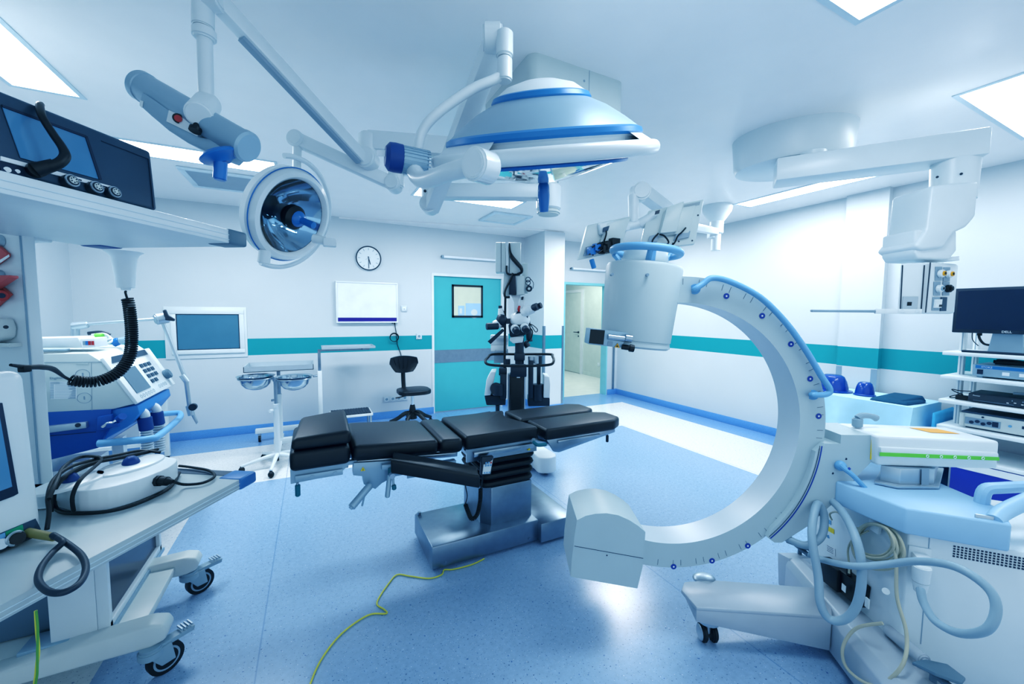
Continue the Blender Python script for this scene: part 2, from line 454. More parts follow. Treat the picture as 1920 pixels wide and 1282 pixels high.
# ceiling luminaires and vents
def luminaire(x0, x1, y0, y1, label, power):
    t = thing('ceiling_light', label, 'ceiling light', ((x0+x1)/2, (y0+y1)/2, H), 'recessed ceiling light panels')
    b = MB(); w = .025
    for a in ((x0-w, x1+w, y0-w, y0), (x0-w, x1+w, y1, y1+w), (x0-w, x0, y0, y1), (x1, x1+w, y0, y1)): b.mm(*a, H-.006, H)
    part('frame', b, 'panel_frame', t)
    part('diffuser', MB().mm(x0, x1, y0, y1, H-.004, H-.0005), 'panel_light', t)
    ld = bpy.data.lights.new('ceiling_panel_light', 'AREA'); ld.shape = 'RECTANGLE'; ld.size = x1-x0; ld.size_y = y1-y0; ld.energy = power; ld.color = (.97, .99, 1.0)
    lo = bpy.data.objects.new('ceiling_panel_light', ld); COL.objects.link(lo); lo.location = ((x0+x1)/2, (y0+y1)/2, H-.018)
luminaire(-1.45, -.255, 3.98, 4.29, 'long ceiling light panel above the pass-through window side, behind the grey camera head', 28)
luminaire(1.0, 2.16, 4.04, 4.35, 'ceiling light panel in front of the teal door, partly hidden by the lamp arms', 28)
luminaire(4.33, 4.57, 1.72, 2.98, 'slanting ceiling light panel under the beam of the right supply boom', 18)
luminaire(-1.46, -1.19, 2.62, 3.32, 'ceiling light panel at the upper left corner above the grey screen box', 15)
luminaire(3.33, 4.52, .68, .97, 'ceiling light panel at the right edge above the supply boom elbow', 11)
luminaire(.92, 2.11, .62, .935, 'ceiling light panel cut off by the top edge near the right boom mount', 11)
def vent(x0, x1, y0, y1, label):
    t = thing('ceiling_vent', label, 'vent', ((x0+x1)/2, (y0+y1)/2, H), 'square ceiling vents')
    b = MB(); w = .05
    for a in ((x0, x1, y0, y0+w), (x0, x1, y1-w, y1), (x0, x0+w, y0+w, y1-w), (x1-w, x1, y0+w, y1-w)): b.mm(*a, H-.02, H, bevel=.005)
    part('frame', b, 'panel_frame', t)
    part('plate', MB().mm(x0+w, x1-w, y0+w, y1-w, H-.012, H-.001), 'plain_wall' if x0 > 0 else 'grey', t)
vent(-1.02, -.42, 4.46, 5.06, 'square ceiling vent left of the small round lamp')
vent(2.03, 2.58, 4.56, 5.08, 'square ceiling vent above the teal door in front of the soffit')

# light: world fill through the open camera end of the room
w = bpy.data.worlds.new('world'); sc.world = w; w.use_nodes = True
w.node_tree.nodes['Background'].inputs[0].default_value = (.85, .93, 1, 1); w.node_tree.nodes['Background'].inputs[1].default_value = .95
def area(name, loc, size, energy, color=(.93, .98, 1), rot=(0, 0, 0), sy=None):
    ld = bpy.data.lights.new(name, 'AREA'); ld.size = size; ld.energy = energy; ld.color = color
    if sy: ld.shape = 'RECTANGLE'; ld.size_y = sy
    o = bpy.data.objects.new(name, ld); COL.objects.link(o); o.location = loc; o.rotation_euler = rot; return o
area('doorway_fill_light', (3.9, 4.3, 2.70), .7, 36, (1, .99, .97))  # added fill lamp without a fixture, brightens the back right by the doorway
area('corridor_light', (4.9, 7.4, 2.55), 1.2, 28, (.95, 1, .93))
sc.view_settings.view_transform = 'Standard'
sc.view_settings.look = 'None'
sc.view_settings.exposure = 0.06
sc.view_settings.use_curve_mapping = True
cmap = sc.view_settings.curve_mapping
def curve(i, pts):
    c_ = cmap.curves[i]
    c_.points[0].location = pts[0]; c_.points[-1].location = pts[-1]
    for p in pts[1:-1]: c_.points.new(*p)
curve(0, [(0, 0), (.022, .012), (.162, .122), (.355, .305), (.507, .475), (.674, .66), (1, 1)])
curve(1, [(0, 0), (.355, .36), (1, 1)])
curve(2, [(0, .004), (.022, .030), (.162, .208), (.355, .412), (.507, .562), (.674, .71), (1, 1)])
curve(3, [(0, 0), (.04, .026), (.15, .137), (.4, .41), (1, 1)])
cmap.update()
sc.cycles.use_denoising = True
sc.cycles.adaptive_threshold = .02
sc.cycles.max_bounces = 6; sc.cycles.diffuse_bounces = 4; sc.cycles.glossy_bounces = 4; sc.cycles.transmission_bounces = 6
sc.cycles.sample_clamp_indirect = 6

# ------------------------------------------------------------------ operating table
T = thing('operating_table', 'long operating table with black padded sections on a steel pedestal, centre of the room', 'operating table', (1.0, 2.4, 0))
b = MB(); b.mm(.58, 1.29, 2.165, 2.6, .02, .16, bevel=.01); b.mm(1.285, 1.545, 2.125, 2.72, .02, .15, bevel=.01)
b.mm(.62, 1.5, 2.2, 2.56, 0, .022)
for x, y in ((.66, 2.158), (1.22, 2.158)): b.cyl((x, y, .05), (x, y+.01, .05), .007)
b.cyl((.605, 2.57, .16), (.605, 2.57, .178), .012)
part('base', b, 'brushed', T)
b = MB(); b.prism([(.93, 2.30, .155), (.985, 2.235, .155), (1.275, 2.235, .155), (1.275, 2.6, .155), (.93, 2.6, .155)], (0, 0, .25), bevel=.006)
part('column', b, 'brushed', T)
b = MB()
for i in range(5):                                # folded gaiter
    z0 = .40+i*.052; g = .012*(4-i)*.4
    outl = [(1.10+sx*x*(1-.0*i), 2.42+y) for x, y, sx in [(p[0], p[1], 1) for p in rounded(.40-g, .42-g, .05, 4)]]
    lo = [V((x, y, z0)) for x, y in outl]; cen = V((1.10, 2.42, 0))
    def ring(k, z): return [V((cen.x+(x-cen.x)*k, cen.y+(y-cen.y)*k, z)) for x, y in outl]
    rings = [ring(.84, z0), ring(.97, z0+.014), ring(1.0, z0+.028), ring(.97, z0+.042), ring(.84, z0+.056)]
    n = len(outl); vs = [p for r_ in rings for p in r_]; fs = [tuple(range(n)), tuple(range(4*n, 5*n))]
    for k in range(4): fs += [(k*n+q, k*n+(q+1) % n, (k+1)*n+(q+1) % n, (k+1)*n+q) for q in range(n)]
    b.raw(vs, fs)
part('bellows', b, 'black_rubber', T)
def outline_pad(pts, z0, th, bev=.03): b = MB(); b.prism([(x, y, z0) for x, y in pts], (0, 0, th), bevel=bev, seg=4); return b
# seat
b = MB(); b.mm(.80, 1.27, 2.2, 2.58, .655, .705, bevel=.004); b.mm(.84, 1.25, 2.165, 2.182, .645, .675, bevel=.003); b.mm(.80, 1.28, 2.185, 2.2, .615, .705)
for x in (.98, 1.16): b.cyl((x, 2.163, .66), (x, 2.167, .66), .008)
b.cyl((.80, 2.17, .69), (.80, 2.2, .69), .014)
part('seat_frame', b, 'steel', T)
sp = [(.775, 2.135), (1.265, 2.135), (1.262, 2.20), (1.235, 2.30), (1.19, 2.42), (1.19, 2.46), (1.225, 2.58), (1.255, 2.63), (.775, 2.63)]
part('seat_pad', outline_pad(sp, .705, .085), 'leather', T)
b = MB(); b.prism([(1.205, 2.181, .635), (1.225, 2.181, .635), (1.215, 2.181, .652)], (0, -.017, 0)); s_ = b
part('warning_sticker', s_, 'yellow', T)
# back section, raised towards the head end
piv = V((.77, 2.4, .69)); ang = math.radians(4.0)
def tilt(mb, piv, a):
    rm = Matrix.Translation(piv) @ Matrix.Rotation(a, 4, 'Y') @ Matrix.Translation(-piv); bmesh.ops.transform(mb.bm, matrix=rm, verts=mb.bm.verts); return mb
b = MB(); b.mm(.17, .75, 2.2, 2.58, .655, .697, bevel=.004); b.mm(.19, .73, 2.17, 2.2, .665, .69, bevel=.003)
part('back_frame', tilt(b, piv, ang), 'steel', T)
part('back_pad', tilt(outline_pad([(.16, 2.13), (.615, 2.13), (.615, 2.63), (.16, 2.63)], .697, .085), piv, ang), 'leather', T)
part('back_pad', tilt(outline_pad([(.618, 2.13), (.76, 2.13), (.76, 2.63), (.618, 2.63)], .697, .085), piv, ang), 'leather', T)
# head section
b = MB(); b.mm(-.115, .15, 2.2, 2.58, .69, .73, bevel=.004); b.prism([(-.115, 2.17, .665), (.10, 2.17, .675), (.15, 2.17, .715), (.19, 2.17, .715), (.19, 2.17, .735), (-.115, 2.17, .735)], (0, .03, 0))
b.mm(-.095, .12, 2.155, 2.17, .675, .705, bevel=.003)
for x in (-.02, .085): b.cyl((x, 2.152, .69), (x, 2.156, .69), .009)
b.cyl((.15, 2.3, .73), (.23, 2.3, .715), .02); b.cyl((.15, 2.5, .73), (.23, 2.5, .715), .02)
part('head_frame', b, 'grey_silver', T)
part('head_pad', outline_pad([(-.115, 2.125), (.155, 2.125), (.155, 2.62), (-.115, 2.62)], .735, .10, .025), 'leather', T)
b = MB(); b.cyl((-.085, 2.165, .668), (-.085, 2.165, .66), .006, m=1); b.cyl((-.085, 2.165, .66), (-.085, 2.165, .60), .012, m=0, bevel=.004)
part('release_lever', b, ['teal_dark', 'steel'], T)
# side joint plate with warning label and clamp levers
J = lambda x, y, yy=2.15: UY(x, y, yy)
b = MB()
b.prism([J(663, 868), J(762, 862), J(760, 880), J(735, 896), J(716, 906), J(704, 917), J(682, 908), J(680, 893), J(662, 891)], (0, .06, 0), bevel=.003)
b.prism([J(716, 872, 2.12), J(745, 869, 2.12), J(745, 879, 2.12), J(716, 882, 2.12)], (0, .04, 0), bevel=.003)
b.mm(.3, .74, 2.20, 2.24, .60, .635, bevel=.004); b.cyl((.45, 2.19, .59), (.66, 2.19, .585), .008)
part('side_joint', b, 'grey_silver', T)
b = MB(); b.prism([J(676, 883, 2.147), J(685, 882, 2.147), J(680.5, 875, 2.147)], (0, -.002, 0), m=0); b.prism([J(680, 882, 2.144), J(681.3, 882, 2.144), J(681, 877.5, 2.144)], (0, -.001, 0), m=1)
part('warning_sticker', b, ['yellow', 'ink'], T)
b = MB()
b.cyl(J(695, 908, 2.13), J(657, 953, 2.06), .019, bevel=.008); b.tube([J(692, 912), J(685, 922), J(682, 935), J(679, 948)], .005, smooth=4)
b.cyl(J(731, 888, 2.12), J(726, 933, 2.09), .013, bevel=.005); b.cyl(J(736, 880, 2.12), J(738, 912, 2.10), .006)
part('clamp_lever', b, 'grey_silver', T)
b = MB(); b.cyl(J(738, 908, 2.10), J(739.5, 918, 2.095), .012, bevel=.004); b.cyl(J(733, 879, 2.12), J(733, 888, 2.10), .016); b.tube([J(1000, 828, 2.1), J(1008, 834, 2.07), J(1024, 833, 2.06)], .011, smooth=4)
part('teal_grip', b, 'teal_dark', T)
b = MB(); b.cyl(J(1000, 826, 2.1), J(1036, 832, 2.2), .016); b.mm(1.26, 1.36, 2.25, 2.5, .66, .70)
b.mm(1.26, 1.30, 2.2, 2.26, .66, .72); part('leg_hinge', b, 'steel', T)
# leg pads
for y0, y1, x0, x1, nm in ((2.10, 2.36, 1.30, 1.945, 'a'), (2.385, 2.66, 1.27, 1.93, 'b')):
    c_ = .09
    part('leg_pad', outline_pad([(x0, y0), (x1-c_, y0), (x1, y0+c_*.6), (x1, y1-c_*.6), (x1-c_, y1), (x0, y1)], .70, .075, .019), 'leather', T)
    b = MB(); b.prism([(x0+.02, y0+.03, .70), (x1-.06, y0+.03, .70), (x1-.06, y0+.03, .675), (x0+.12, y0+.03, .60), (x0+.08, y0+.03, .61)], (0, .02, 0), bevel=.003)
    b.mm(x0+.1, x1-.2, y0+.015, y0+.03, .665, .685, bevel=.003); b.mm(x0+.03, x1-.05, y0+.05, y1-.05, .675, .70)
    part('leg_plate', b, 'steel', T)
    b = MB(); b.cyl((x1-.12, y0+.04, .66), (x1-.12, y0+.04, .61), .010, bevel=.003); part('release_lever', b, 'charcoal', T)
# near arm board, swung back along the table side
def armboard(P0, P1, wid, th, side, name):
    d = (P1-P0).normalized(); s = Z.cross(d).normalized()*side
    prof = [(-wid/2, -th), (wid/2, -th), (wid/2, .0), (wid/2-.012, .012), (wid*.22, -.006), (0, -.012), (-wid*.22, -.006), (-wid/2+.012, .012), (-wid/2, 0)]
    b = MB(); b.prism([P0+s*a+Z*h for a, h in prof], P1-P0, bevel=.008, seg=3)
    part(name, b, 'leather', T)
P0, P1 = UY(735, 856, 2.08), UY(897, 885, 1.96)
armboard(P0, P1, .135, .062, 1, 'arm_board')
armboard(V((.27, 2.86, .70)), V((.86, 2.80, .69)), .13, .055, 1, 'arm_board')
b = MB(); b.cyl((.86, 2.8, .66), (.98, 2.72, .66), .02); b.mm(.8, .95, 2.62, 2.72, .63, .66); part('arm_clamp', b, 'charcoal', T)
b = MB(); b.cyl((.35, 2.06, .66), (.35, 2.16, .66), .014); part('arm_clamp', b, 'steel', T)
# handset on the rail with its coiled lead
h0 = UY(904, 868, 2.10)
b = MB(); c0, c1, c2, c3 = UY(904, 857, 2.11), UY(926, 855, 2.11), UY(921, 890, 2.09), UY(902, 892, 2.09)
b.prism([c0, c1, c2, c3], (0, .03, 0), bevel=.005)
hs = part('hand_control', b, 'charcoal', T)
b = MB(); b.prism([c0+V((.012, -.002, -.02)), c1+V((-.006, -.002, -.012)), c2+V((-.008, -.002, .01)), c3+V((.008, -.002, .01))], (0, .004, 0))
for i in range(3):
    for j in range(2):
        p = c0.lerp(c1, .36+i*.22).lerp(c3.lerp(c2, .36+i*.22), .32+j*.14); b.box(p+V((0, -.004, 0)), (.009, .004, .009), m=1 if (i, j) != (2, 0) else 2)
for i in range(3): p = c0.lerp(c1, .3+i*.22).lerp(c3.lerp(c2, .3+i*.22), .84); b.box(p+V((0, -.004, 0)), (.008, .004, .008), m=1)
part('keypad', b, ['white', 'pale_blue', 'red_soft'], hs)
def coil(path, rad, wire, turns, n=14):
    pts = catmull(path, 24); L = [0]
    for i in range(1, len(pts)): L.append(L[-1]+(pts[i]-pts[i-1]).length)
    tot = L[-1]; out = []; steps = turns*n; j = 0; u = None
    for i in range(steps+1):
        s_ = tot*i/steps
        while j < len(L)-2 and L[j+1] < s_: j += 1
        t = (s_-L[j])/max(L[j+1]-L[j], 1e-9); p = pts[j].lerp(pts[j+1], t); d = (pts[j+1]-pts[j]).normalized()
        if u is None: u = frame(d)[0]
        u = (u-u.dot(d)*d).normalized(); w = d.cross(u); a = 2*PI*i/n; out.append(p+(u*math.cos(a)+w*math.sin(a))*rad)
    b = MB(); b.tube(out, wire, 6); return b
yy = 2.14
part('coiled_lead', coil([UY(901, 916, yy), UY(900, 940, yy), UY(894, 965, yy), UY(884, 972, yy), UY(876, 955, yy), UY(873, 946, yy)], .010, .0035, 40), 'black', hs)
b = MB(); b.tube([UY(905, 890, yy-.02), UY(904, 905, yy-.01), UY(901, 917, yy)], .004, smooth=5); b.tube([UY(872, 946, yy), UY(876, 930, yy), UY(873, 912, yy), UY(872, 900, yy+.08)], .003, smooth=5)
part('lead', b, 'black', hs)

# pillow on the head pad
b = MB(); A0, A1, A2, A3 = (-.112, 2.13), (.16, 2.13), (.155, 2.47), (-.075, 2.47)
top = [(-.105, 2.135, .895), (.162, 2.135, .905), (.158, 2.46, .95), (-.07, 2.46, .925)]
bot = [(-.11, 2.13, .836), (.16, 2.13, .836), (.155, 2.47, .836), (-.08, 2.47, .836)]
b.hexa([bot[0], bot[1], bot[2], bot[3], top[0], top[1], top[2], top[3]], bevel=.022, seg=4)
o = solo('head_cushion', b, 'leather', 'creased black wedge cushion lying on the head section of the operating table', 'cushion')
# equipotential cable across the floor
b = MB(); pts = [UZ(908, 1047, .006), UZ(885, 1058, .006), UZ(850, 1067, .006), UZ(833, 1068, .006), UZ(828, 1077, .006), UZ(805, 1084, .006), UZ(770, 1080, .006), UZ(745, 1077, .006), UZ(730, 1092, .006), UZ(712, 1118, .006), UZ(707, 1133, .006), UZ(720, 1142, .006), UZ(724, 1150, .006), UZ(690, 1153, .006), UZ(640, 1188, .006), UZ(600, 1240, .006), UZ(575, 1300, .006)]
b.tube(pts, .004, 8, smooth=6)
solo('earth_cable', b, 'cable_yellow', 'thin yellow earth cable lying on the floor before the operating table base', 'cable')

# ------------------------------------------------------------------ C-arm X-ray machine
fR = 1.72
CC = Q(1270, 798, fR); RO = (Q(1543, 800, fR)-CC).length; k = RO/271; RO *= 1.016
C = thing('c_arm_xray', 'large pale C-arm X-ray machine with blue marked ring at the right of the operating table', 'x-ray machine', (CC.x+.3, CC.y-.15, 0))
b = MB(); a0, a1 = math.radians(-104), math.radians(93)
b.arcband(CC, R, Z, F, 228*k, RO, a0, a1, 0, .145, seg=96, m=0, mi=1)
for px, py in ((1362, 555), (1429, 592), (1483, 645), (1519, 710), (1535, 780), (1460, 978), (1402, 1023), (1335, 1051), (1263, 1062), (1504, 921)):
    p = Q(px, py, fR-.0008); b.cyl(p, p-F*.0012, .0125, seg=16, m=2)
    b.cyl(p-F*.0012, p-F*.0017, .004, seg=8, m=3)
for i in range(60):
    a = math.radians(-96+i*3.15)
    if i % 3 == 1: continue
    e = R*math.cos(a)+Z*math.sin(a); tn = -R*math.sin(a)+Z*math.cos(a)
    b.box(CC+e*(RO-.022)-F*.0004, (.026, .0012, .001), (e, tn, F), m=4)
part('ring', b, ['carm', 'carm_inner', 'ink_blue', 'ink_white', 'ink'], C)
# handle bar along the outside of the ring
b = MB(); fh = fR-.03
b.tube([Q(1303, 542, fR+.0), Q(1303, 542, fh), Q(1318, 532, fh), Q(1336, 521, fh), Q(1372, 529, fh), Q(1425, 557, fh), Q(1472, 603, fh), Q(1510, 655, fh), Q(1540, 705, fh), Q(1556, 730, fh), Q(1548, 739, fh), Q(1524, 740, fh), Q(1524, 740, fR)], .0125, 12, smooth=6)
for px, py in ((1303, 542), (1524, 740)): b.cyl(Q(px, py, fR-.006), Q(px, py, fR+.002), .022)
part('handle_bar', b, 'pale_blue', C)
# image intensifier
fI = fR+.075
t, bt = Q(1208, 496, fI), Q(1189, 650, fI); ax = (t-bt).normalized(); hgt = (t-bt).length
rt, rb = 69/746*fI, 63/746*fI
b = MB(); b.lathe([(0, 0), (rb-.012, 0), (rb, .008), (rb-.004, .03), (rb, .032), (rt, hgt-.02), (rt-.008, hgt-.006), (rt-.025, hgt), (0, hgt)], bt, ax, 56, hint=R, sy=.95)
n0 = bt+ax*hgt
b.lathe([(rt*.62, 0), (rt*.56, .055), (rt*.5, .066), (0, .066)], n0, ax, 40, hint=R)
for px, py in ((1148, 514), (1214, 515)): p = Q(px, py, fI-rt*.97); b.cyl(p+F*.02, p-F*.004, .006, seg=12, m=1)
ii = part('image_intensifier', b, ['carm', 'grey'], C)
b = MB(); b.torus(n0+ax*.055, ax, rt*.86, .0165, hint=R)
for a in (-100, 20, 150): e = R*math.cos(math.radians(a))+F*math.sin(math.radians(a)); b.tube([n0+ax*.055+e*rt*.86, n0+e*rt*.72+ax*.03, n0+e*rt*.6+ax*.0], .012, smooth=4)
b.box(n0+ax*.03-F*rt*.56, (.022, .02, .06), (R, F, ax))
part('grip_ring', b, 'pale_blue', ii)
# laser pointer unit at its lower edge
fl = fI-.13
b = MB()
b.prism([Q(1107, 615, fl), Q(1180, 624, fl), Q(1165, 652, fl), Q(1103, 645, fl)], F*.10, bevel=.004, m=0)
b.prism([Q(1107, 617, fl-.001), Q(1134, 619, fl-.001), Q(1131, 646, fl-.001), Q(1104, 643, fl-.001)], F*-.004, m=1)
b.cyl(Q(1140, 631, fl-.008), Q(1178, 636, fl-.008), .012, m=2); b.cyl(Q(1172, 633, fl-.012), Q(1184, 635, fl-.012), .016, m=2)
b.cyl(Q(1166, 650, fl), Q(1188, 653, fl), .011, m=1); b.cyl(Q(1180, 652, fl), Q(1188, 653, fl), .016, m=1)
b.prism([Q(1152, 651, fl-.001), Q(1162, 652, fl-.001), Q(1158, 643, fl-.001)], F*-.002, m=3); b.cyl(Q(1157.3, 649, fl-.003), Q(1157.3, 649, fl-.0045), .0035, m=1, seg=10)
b.prism([Q(1140, 640, fl-.001), Q(1149, 641, fl-.001), Q(1148, 649, fl-.001), Q(1139, 648, fl-.001)], F*-.001, m=4)
part('laser_unit', b, ['grey_silver', 'black', 'steel', 'amber', 'grey'], ii)
# bracket between intensifier and ring
b = MB(); b.prism([Q(1254, 505, fR+.01), Q(1276, 503, fR+.01), Q(1275, 530, fR+.01), Q(1300, 531, fR+.01), Q(1300, 566, fR+.01), Q(1258, 568, fR+.01), Q(1250, 570, fR+.01)], F*.13, bevel=.004)
part('bracket', b, 'carm', C)
# tube head at the lower end
f0 = 1.63
arc = [Q(1082, 975, f0), Q(1098, 967, f0), Q(1116, 963, f0), Q(1138, 962, f0), Q(1160, 966, f0), Q(1180, 975, f0), Q(1197, 986, f0), Q(1210, 997, f0)]
b = MB(); b.prism([Q(1072, 1050, f0), Q(1078, 1000, f0)]+arc+[Q(1208, 1034, f0), Q(1205, 1062, f0), Q(1195, 1103, f0), Q(1070, 1081, f0)], F*.24, m=0)
b.prism([Q(1077, 1023, f0-.0005), Q(1206, 1046, f0-.0005), Q(1206, 1047, f0-.0005), Q(1077, 1024, f0-.0005)], F*-.0004, m=1)
b.cyl(Q(1138, 1041, f0), Q(1138, 1041, f0-.002), .003, seg=10, m=1)
part('tube_housing', b, ['carm', 'ink'], C)
# orbital carriage
fc = fR-.025
poly = [(1546, 831), (1576, 832), (1577, 815), (1641, 816), (1637, 862), (1602, 898), (1566, 940), (1515, 986), (1466, 1017), (1452, 1017), (1440, 1008)]
ang0 = math.atan2(798-1008, 1440-1270); ang1 = math.atan2(798-831, 1546-1270)
for i in range(1, 12):
    a = ang0+(ang1-ang0)*i/12; poly.append((1270+264*math.cos(a), 798-264*math.sin(a)))
b = MB(); b.prism([Q(x, y, fc) for x, y in poly], F*.2, m=0)
pts = []
for rr, mi, w in ((268, 2, .003), (272, 1, .0055)):
    L0 = []
    for i in range(25):
        a = ang0+.01+(ang1-ang0-.03)*i/24; L0.append(Q(1270+(rr+2)*math.cos(a), 798-(rr+2)*math.sin(a), fc-.0015))
    for i in range(24):
        d = (L0[i+1]-L0[i]); nrm = d.cross(F).normalized()*w/2; b.quad(L0[i]-nrm, L0[i+1]-nrm, L0[i+1]+nrm, L0[i]+nrm, mi)
b.prism([Q(1634, 817, fc-.001), Q(1638, 817, fc-.001), Q(1634, 861, fc-.001), Q(1631, 861, fc-.001)], F*-.001, m=3)
for px, py in ((1586, 860), (1561, 887)): b.cyl(Q(px, py, fc+.001), Q(px, py, fc-.001), .005, seg=12, m=2)
b.mm(0, 0, 0, 0, 0, 0) if False else None
part('carriage', b, ['carm', 'ink_blue', 'ink', 'yellow'], C)
b = MB(); b.ell(Q(1576, 873, fc-.01), .022, .022, .022); b.tube([Q(1576, 873, fc-.02), Q(1600, 892, fc-.05), Q(1626, 919, fc-.06)], [.012, .010, .009], smooth=4)
b.cyl(Q(1587, 879, fc-.03), Q(1590, 882, fc-.034), .014, m=1)
part('brake_lever', b, ['pale_blue', 'ink_blue'], C)
b = MB(); p = Q(1607, 800, fc+.09); b.cyl(p, p+Z*.04, .02, bevel=.004); b.tube([p+Z*.04, p+Z*.052+R*.02, p+Z*.05+R*.06, p+Z*.04+R*.085], [.015, .014, .012, .015], smooth=5)
part('lock_lever', b, 'hose', C)
# horizontal arm with green scale, on the lift column
fa = 1.665
b = MB()
tl, tr, br, bl = Q(1645, 817, fa), Q(1876, 827, fa-.06), Q(1872, 880, fa-.06), Q(1645, 873, fa)
b.prism([tl, tr, br, bl], F*.21, bevel=.012, seg=3)
tl2, tr2, br2, bl2 = Q(1652, 838, fa-.012), Q(1874, 849, fa-.072), Q(1874, 864, fa-.072), Q(1652, 858, fa-.012)
b.prism([tl2, tr2, br2, bl2], F*.03, bevel=.006)
g0, g1, g2, g3 = Q(1650, 848, fa-.0135), Q(1874, 857, fa-.0735), Q(1874, 863.5, fa-.0735), Q(1650, 855, fa-.0135)
b.prism([g0, g1, g2, g3], F*.002, m=1)
for i in range(5):
    tt = .405+i*.115; p = g0.lerp(g1, tt).lerp(g3.lerp(g2, tt), .5)-F*.001; b.torus(p, F, .0052, .0014, 16, 6, m=2)
pa, pb = tl+F*.06+R*.20+Z*.003, tl+F*.15+R*.19+Z*.003
pa = Q(1783, 806, fa+.14); 
q0 = tl.lerp(tr, .58)+F*.16+Z*.001; q1 = tl.lerp(tr, .82)+F*.16+Z*.001; b.prism([q0, q1, q1-F*.075+R*.02, q0-F*.075+R*.02], Z*.001, m=3)
part('horizontal_arm', b, ['white', 'green', 'ink_white', 'amber'], C)
b = MB()
cl = [Q(1652, 866, 1.67), Q(1690, 868, 1.63), Q(1754, 870, 1.63), Q(1760, 868, 1.80), Q(1665, 866, 1.84)]
b.prism([V((p.x, p.y, .795)) for p in cl], (0, 0, tl.z-.795-.13), bevel=.003)
cen = sum((p for p in cl), V())/5
b.prism([V((cen.x+(p.x-cen.x)*1.2, cen.y+(p.y-cen.y)*1.2, .783)) for p in cl], (0, 0, .012), bevel=.003)
for px in (1728,): b.prism([Q(px, 878, 1.626), Q(px+14, 878, 1.626), Q(px+13, 920, 1.626), Q(px-1, 918, 1.626)], F*-.001, m=1)
part('lift_column', b, ['alu', 'grey'], C)
# cabinet: blue lid on white body
zt = .78
poly = [(1.42, 1.69), (1.488, 1.45), (1.742, 1.335), (1.85, 1.45), (1.87, 1.74), (1.80, 1.955), (1.56, 1.93)]
b = MB(); b.prism([W(r, f, zt-.10) for r, f in poly], Z*.10, bevel=.008, seg=3)
lid = part('lid', b, 'sky_blue', C)
p2 = [(1.556, 1.98), (1.525, 1.47), (1.77, 1.36), (2.55, 1.03), (2.6, 1.56), (1.95, 1.86), (1.8, 1.98)]
b = MB(); b.prism([W(r, f, .07) for r, f in p2], Z*(zt-.10-.075), bevel=.006)
A_, B_ = V(W(*p2[1], 0)), V(W(*p2[2], 0)); n_ = (B_-A_).cross(Z).normalized()
if n_.dot(CAM-A_) < 0: n_ = -n_
def onR(px, py, off=.0): return PL(px, py, A_+n_*off, n_)
e_ = (B_-A_).normalized()
g = onR(1790, 1024, .001)
for i in range(26):
    for j in range(5): b.box(g+e_*(.0105*i)-Z*(.0095*j), (.0055, .002, .0055), (e_, n_, Z), m=1)
b.box(onR(1735, 1100, 0)+n_*.0005, (.003, .001, .46), (e_, n_, Z), m=2)
b.cyl(onR(1661, 1108, .0), onR(1661, 1108, .004), .012)
part('cabinet_body', b, ['white', 'ink', 'grey'], C)
# plate and lid handles
b = MB(); b.box(onR(1845, 973, .014), (.05, .006, .03), (e_, n_, Z), bevel=.003)
for s in (-.018, .018): b.cyl(onR(1845, 973, .017)+e_*s, onR(1845, 973, .019)+e_*s, .004, seg=10)
part('plate', b, 'alu', lid)
b = MB()
b.tube([W(1.72, 1.37, .775), W(1.80, 1.40, .80), W(1.98, 1.42, .86), W(2.2, 1.44, .90)], [.024, .026, .026, .026], 12, smooth=6)
part('grab_handle', b, 'sky_blue', C)
b = MB()
b.tube([W(1.74, 1.98, .76), W(1.79, 1.97, .84), W(1.82, 1.93, .87), W(1.88, 1.9, .78)], [.02, .022, .022, .02], 10, smooth=6)
part('grab_handle', b, 'sky_blue', C)
b = MB()
b.tube([W(1.83, 1.50, .775), W(1.84, 1.50, .83), W(1.90, 1.50, .84), W(2.1, 1.52, .84)], .022, 10, smooth=5)
part('grab_handle', b, 'sky_blue', C)
# left face with hose hook, cables, foot-switch boxes
A2, B2 = V(W(*p2[0], 0)), V(W(*p2[1], 0)); n2 = (B2-A2).cross(Z).normalized()
if n2.dot(CAM-A2) < 0: n2 = -n2
def onL(px, py, off=0.): return PL(px, py, A2+n2*off, n2)
e2 = (B2-A2).normalized()
b = MB(); b.box(onL(1641, 985, .015), (.05, .02, .055), (e2, n2, Z), bevel=.008); part('cable_hook', b, 'white', C)
b = MB()
for i in range(6):
    j = random.uniform(-7, 7); k2 = random.uniform(-8, 8); sc_ = (1.0, .86, 1.06, .72, .93, .8)[i]; o_ = .018+.007*i
    qx = lambda x: 1645+(x-1645)*sc_+j
    qy = lambda y: 984+(y-984)*sc_+k2*.3
    b.tube([onL(qx(1643), qy(983), o_), onL(qx(1678), qy(998), o_), onL(qx(1692), qy(1038), o_), onL(qx(1664), qy(1063), o_), onL(qx(1618), qy(1056), o_), onL(qx(1600), qy(1024), o_), onL(qx(1616), qy(991), o_)], .0048, 8, smooth=6, closed=True)
b.tube([onL(1672, 1000, .045), onL(1680, 1050, .05), onL(1682, 1120, .06), onL(1700, 1190, .07), onL(1690, 1250, .12), onL(1640, 1285, .16), onL(1590, 1255, .18), onL(1580, 1215, .18), onL(1605, 1178, .14), onL(1655, 1168, .09)], .006, 10, smooth=7)
b.tube([onL(1628, 995, .03), onL(1600, 1010, .03), onL(1590, 1030, .03), onL(1592, 1058, .04), onL(1592, 1075, .05)], .004, 8, smooth=5)
b.tube([onL(1560, 975, .03), onL(1556, 963, .03), onL(1572, 961, .03), onL(1592, 985, .03), onL(1620, 992, .03)], .004, 8, smooth=5)
part('beige_cable', b, 'cable_beige', C)
b = MB()
